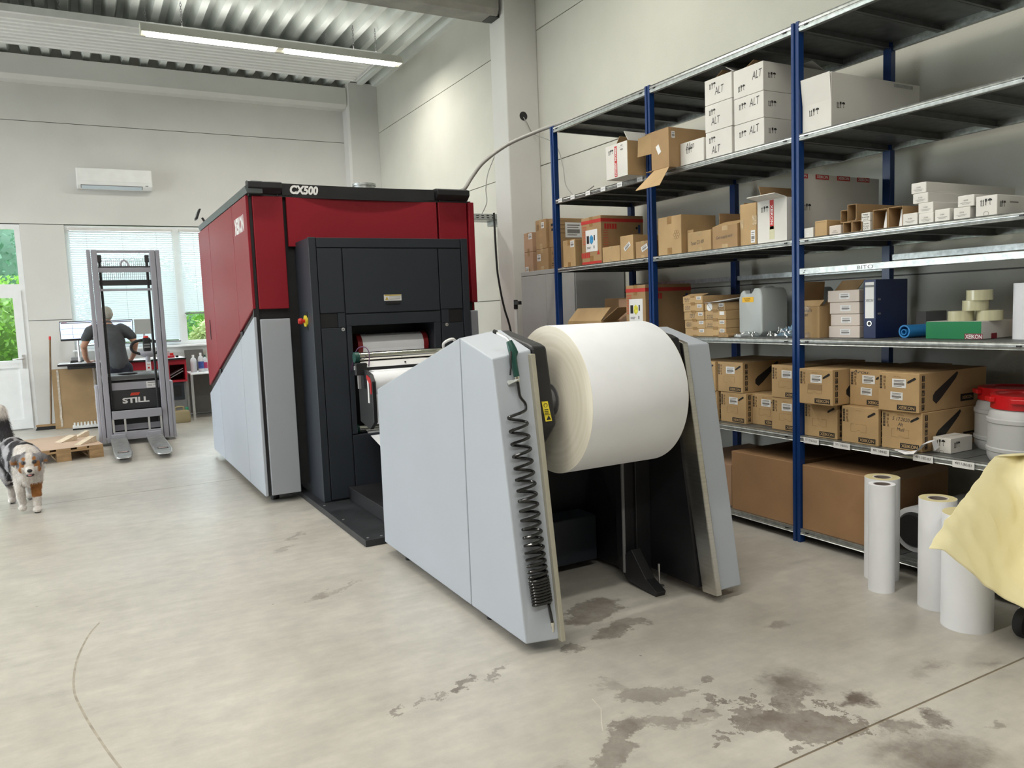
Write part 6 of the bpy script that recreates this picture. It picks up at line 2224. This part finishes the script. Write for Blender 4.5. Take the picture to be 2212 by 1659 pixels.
# ================================================================== CABLES ON THE RIGHT WALL
M_gcab = mat('grey cable', (.33, .32, .30), .5, var=.06)
o = tag(MB().tube(smoothpath([(3.10, 6.50, 2.595), (3.13, 6.46, 2.615), (3.205, 6.45, 2.722), (3.31, 6.40, 2.854), (3.53, 6.35, 3.006), (3.735, 6.2, 3.098), (3.80, 6.02, 3.117), (3.86, 5.6, 3.115), (3.95, 5.2, 3.112)], 6), .017, 10).build('power_cable', M_gcab, smooth=True), 'thick grey cable arching from the press to the rack top', 'cable')
o = tag(MB().cyl((4.608, 7.896, 3.705), (4.608, 7.901, 3.705), .050, 28).build('wall_hole', M_black), 'round black cable hole in the concrete column', 'hole')
o = tag(MB().tube(smoothpath([(4.605, 7.893, 3.69), (4.63, 7.86, 3.62), (4.71, 7.85, 3.50), (4.76, 7.5, 3.33), (4.70, 7.25, 3.05), (4.6, 7.05, 2.80), (4.5, 6.75, 2.64), (4.4, 6.55, 2.588), (4.35, 6.35, 2.60), (4.35, 6.18, 2.64)], 6), .0055, 7).build('thin_cable', M_gcab, smooth=True), 'thin grey cable hanging in a loop from the column hole', 'cable')
o = tag(MB().tube(smoothpath([(4.52, 8.40, 3.42), (4.455, 8.40, 3.29), (4.38, 8.40, 3.13), (4.355, 8.42, 2.955), (4.37, 8.44, 2.80), (4.33, 8.5, 2.67)], 6), .0055, 7).build('thin_cable', M_gcab, smooth=True), 'thin grey cable dropping into the cable tray behind column', 'cable')
t = thing('cable_tray', 'perforated galvanised cable tray behind the column', 'cable tray')
box(3.9, 4.80, 8.42, 8.45, 2.60, 2.66).build('side_wall', M_zinc, t)
box(3.9, 4.80, 8.72, 8.75, 2.60, 2.66).build('side_wall', M_zinc, t)
box(3.9, 4.80, 8.45, 8.72, 2.595, 2.605).build('tray_floor', M_zinc, t)
for k in range(12):
    for z in (2.615, 2.64):
        box(3.93 + k * .07, 3.965 + k * .07, 8.4185, 8.4205, z - .006, z + .006).build('slot', M_black, t)
box(4.5, 4.82, 8.46, 8.70, 2.54, 2.594).build('wall_bracket', M_zinc, t)
settle(t, (4.4, 8.6, 2.6))
o = tag(MB().tube(smoothpath([(4.165, 7.88, 2.60), (4.169, 7.88, 2.30), (4.169, 7.87, 2.08), (4.172, 7.86, 1.92), (4.198, 7.85, 1.70), (4.233, 7.84, 1.51), (4.292, 7.83, 1.28), (4.33, 7.82, 0.9), (4.33, 7.82, .012)], 5), .012, 8).build('black_cable', M_rubber, smooth=True), 'thick black cable hanging beside the concrete column', 'cable')
t = thing('squeegee_pole', 'silver pole with black grip standing beside the cabinet', 'pole')
MB().tube([(4.24, 7.60, .0), (4.235, 7.58, 1.52)], .018, 10).build('pole', M_white, t, smooth=True)
MB().tube([(4.235, 7.58, 1.51), (4.234, 7.575, 1.61)], .024, 10).build('grip', M_black, t, smooth=True)
box(4.21, 4.25, 7.47, 7.57, 1.555, 1.595).build('hook', M_black, t, bevel=.004)
settle(t, (4.24, 7.6, 0))

# ================================================================== PAPER ROLLS AND COVERED CART AT THE RIGHT
def standing_roll(label, x, y, r, h, core, end):
    t = thing('label_paper_roll', label, 'paper roll', 'paper rolls standing on the floor')
    MB().lathe([(core, 0), (r, 0), (r, h), (core, h)], (0, 0, 0), 48).build('wound_paper', M_paper, t, smooth=True, bevel=0)
    MB().lathe([(core + .003, h - .001), (r - .001, h - .001), (r - .001, h + .0006), (core + .003, h + .0006)], (0, 0, 0), 48).build('roll_edge', end, t)
    MB().lathe([(core - .006, .002), (core, .002), (core, h - .001), (core - .006, h - .001)], (0, 0, 0), 32).build('core', mat('grey core', (.20, .165, .15), .8, var=.1), t, smooth=True)
    settle(t, (x, y, 0), 0, True)


M_yedge = mat('yellow roll edge', (.68, .60, .34), .7, var=.08)
standing_roll('slim white paper roll in front on the floor', 3.478, 2.495, .063, .552, .040, M_paper)
standing_roll('white paper roll with yellow edge behind the slim roll', 3.640, 2.610, .086, .545, .042, M_yedge)
standing_roll('white paper roll with yellow edge beside the yellow cover', 3.500, 2.215, .082, .530, .042, M_yedge)
standing_roll('widest white paper roll under the yellow cover', 3.395, 2.005, .105, .520, .042, M_yedge)

CT = thing('covered_cart', 'cart under a crumpled pale yellow sheet at the right edge', 'cart')
M_clo = mat('pale yellow wax paper', (.88, .80, .50), .5, var=.05, scale=3, bump=.35, bscale=7)
rows = [  # top edge to lower edge, sampled along the sheet
    [(3.35, 1.872, .80), (3.20, 1.90, .655), (3.10, 1.925, .545), (3.035, 1.945, .44)],
    [(3.42, 1.855, .805), (3.27, 1.875, .64), (3.16, 1.895, .52), (3.095, 1.905, .425)],
    [(3.50, 1.835, .80), (3.36, 1.850, .60), (3.26, 1.865, .44), (3.18, 1.875, .335)],
    [(3.50, 1.78, .79), (3.46, 1.81, .55), (3.36, 1.83, .37), (3.27, 1.84, .25)],
    [(3.46, 1.66, .785), (3.47, 1.72, .50), (3.46, 1.76, .30), (3.40, 1.79, .16)],
    [(3.45, 1.45, .78), (3.41, 1.45, .50), (3.38, 1.45, .30), (3.35, 1.45, .13)],
    [(3.45, 1.00, .78), (3.41, 1.00, .50), (3.38, 1.00, .30), (3.35, 1.00, .13)],
]
for i_, r_ in enumerate(rows[:5]):      # lean the sheet back: top edge deeper than the lower edge
    for k_, fk_ in enumerate((1.05 if i_ < 3 else 1.02, 1.01, .97, .93)):
        x_, y_, z_ = r_[k_]
        r_[k_] = (min(x_ * fk_, 3.752), y_ * fk_, 1.5 + (z_ - 1.5) * fk_)


def bez(P, t_):
    P = [Vector(p) for p in P]
    n = len(P) - 1
    k = min(int(t_ * n), n - 1)
    a = P[max(k - 1, 0)]
    b_, c_ = P[k], P[k + 1]
    d = P[min(k + 2, n)]
    u = t_ * n - k
    return 0.5 * ((2 * b_) + (c_ - a) * u + (2 * a - 5 * b_ + 4 * c_ - d) * u * u + (3 * b_ - a - 3 * c_ + d) * u ** 3)


nu, nv = 60, 30
cl = MB()
for i in range(nu + 1):
    for j in range(nv + 1):
        col_ = [bez([r[k] for r in rows], i / nu) for k in range(4)]
        p = bez(col_, j / nv)
        w_ = .018 * noise.noise(Vector((p.x * 9, p.z * 6, 1.3))) + .008 * noise.noise(Vector((p.x * 24, p.z * 12, 4)))
        e = min(1, j / 4)
        cl.v.append((p.x + .3 * w_ * e, p.y - w_ * e, p.z + .3 * w_))
for i in range(nu):
    for j in range(nv):
        a = i * (nv + 1) + j
        cl.f.append((a, a + 1, a + nv + 2, a + nv + 1))
# top of the sheet running back over the cart
n0 = len(cl.v)
for i in range(nu + 1):
    p = bez([r[0] for r in rows], i / nu)
    cl.v.append((3.755, min(p.y, 1.82) - .001, p.z + .006))
for i in range(nu):
    a, b2 = i * (nv + 1), (i + 1) * (nv + 1)
    cl.f.append((a, b2, n0 + i + 1, n0 + i))
o = cl.build('cover_sheet', M_clo, CT, smooth=True)
sm_ = o.modifiers.new('thickness', 'SOLIDIFY')
sm_.thickness = .002
MB().slab([(3.44, 1.740, .600), (3.475, 1.735, .622), (3.48, 1.725, .604), (3.445, 1.73, .582)], (0, -.002, 0)).build('green_tape', mat('green tape', (.03, .20, .17), .5, var=.1), CT)
box(3.52, 3.74, 1.02, 1.66, .66, .72).build('deck', M_plast, CT, bevel=.005)
for x in (3.545, 3.715):
    for y in (1.05, 1.62):
        box(x - .02, x + .02, y - .02, y + .02, .15, .67).build('post', M_plast, CT)
box(3.47, 3.74, 1.02, 1.79, .135, .165).build('lower_deck', M_plast, CT, bevel=.005)
for x, y in ((3.47, 1.80), (3.69, 1.08), (3.50, 1.08), (3.69, 1.74)):
    w_ = MB().lathe([(.030, -.018), (.058, -.02), (.066, -.008), (.066, .008), (.058, .02), (.030, .018)], (x, y, .066), 30, 'Y').build('wheel', M_rubber, CT, smooth=True)
    MB().lathe([(0, -.014), (.031, -.014), (.031, .014), (0, .014)], (x, y, .066), 20, 'Y', close=False).build('hub', mat('wheel hub', (.33, .32, .28), .5, .4, var=.2), w_, smooth=True)
    MB().prism([(x - .012, .05), (x + .012, .05), (x + .05, .125), (x + .01, .125)], 'Y', y - .028, y - .023).build('fork', mat('wheel hub', (0, 0, 0)), w_)
    MB().prism([(x - .012, .05), (x + .012, .05), (x + .05, .125), (x + .01, .125)], 'Y', y + .023, y + .028).build('fork', mat('wheel hub', (0, 0, 0)), w_)
settle(CT, (3.6, 1.4, 0))
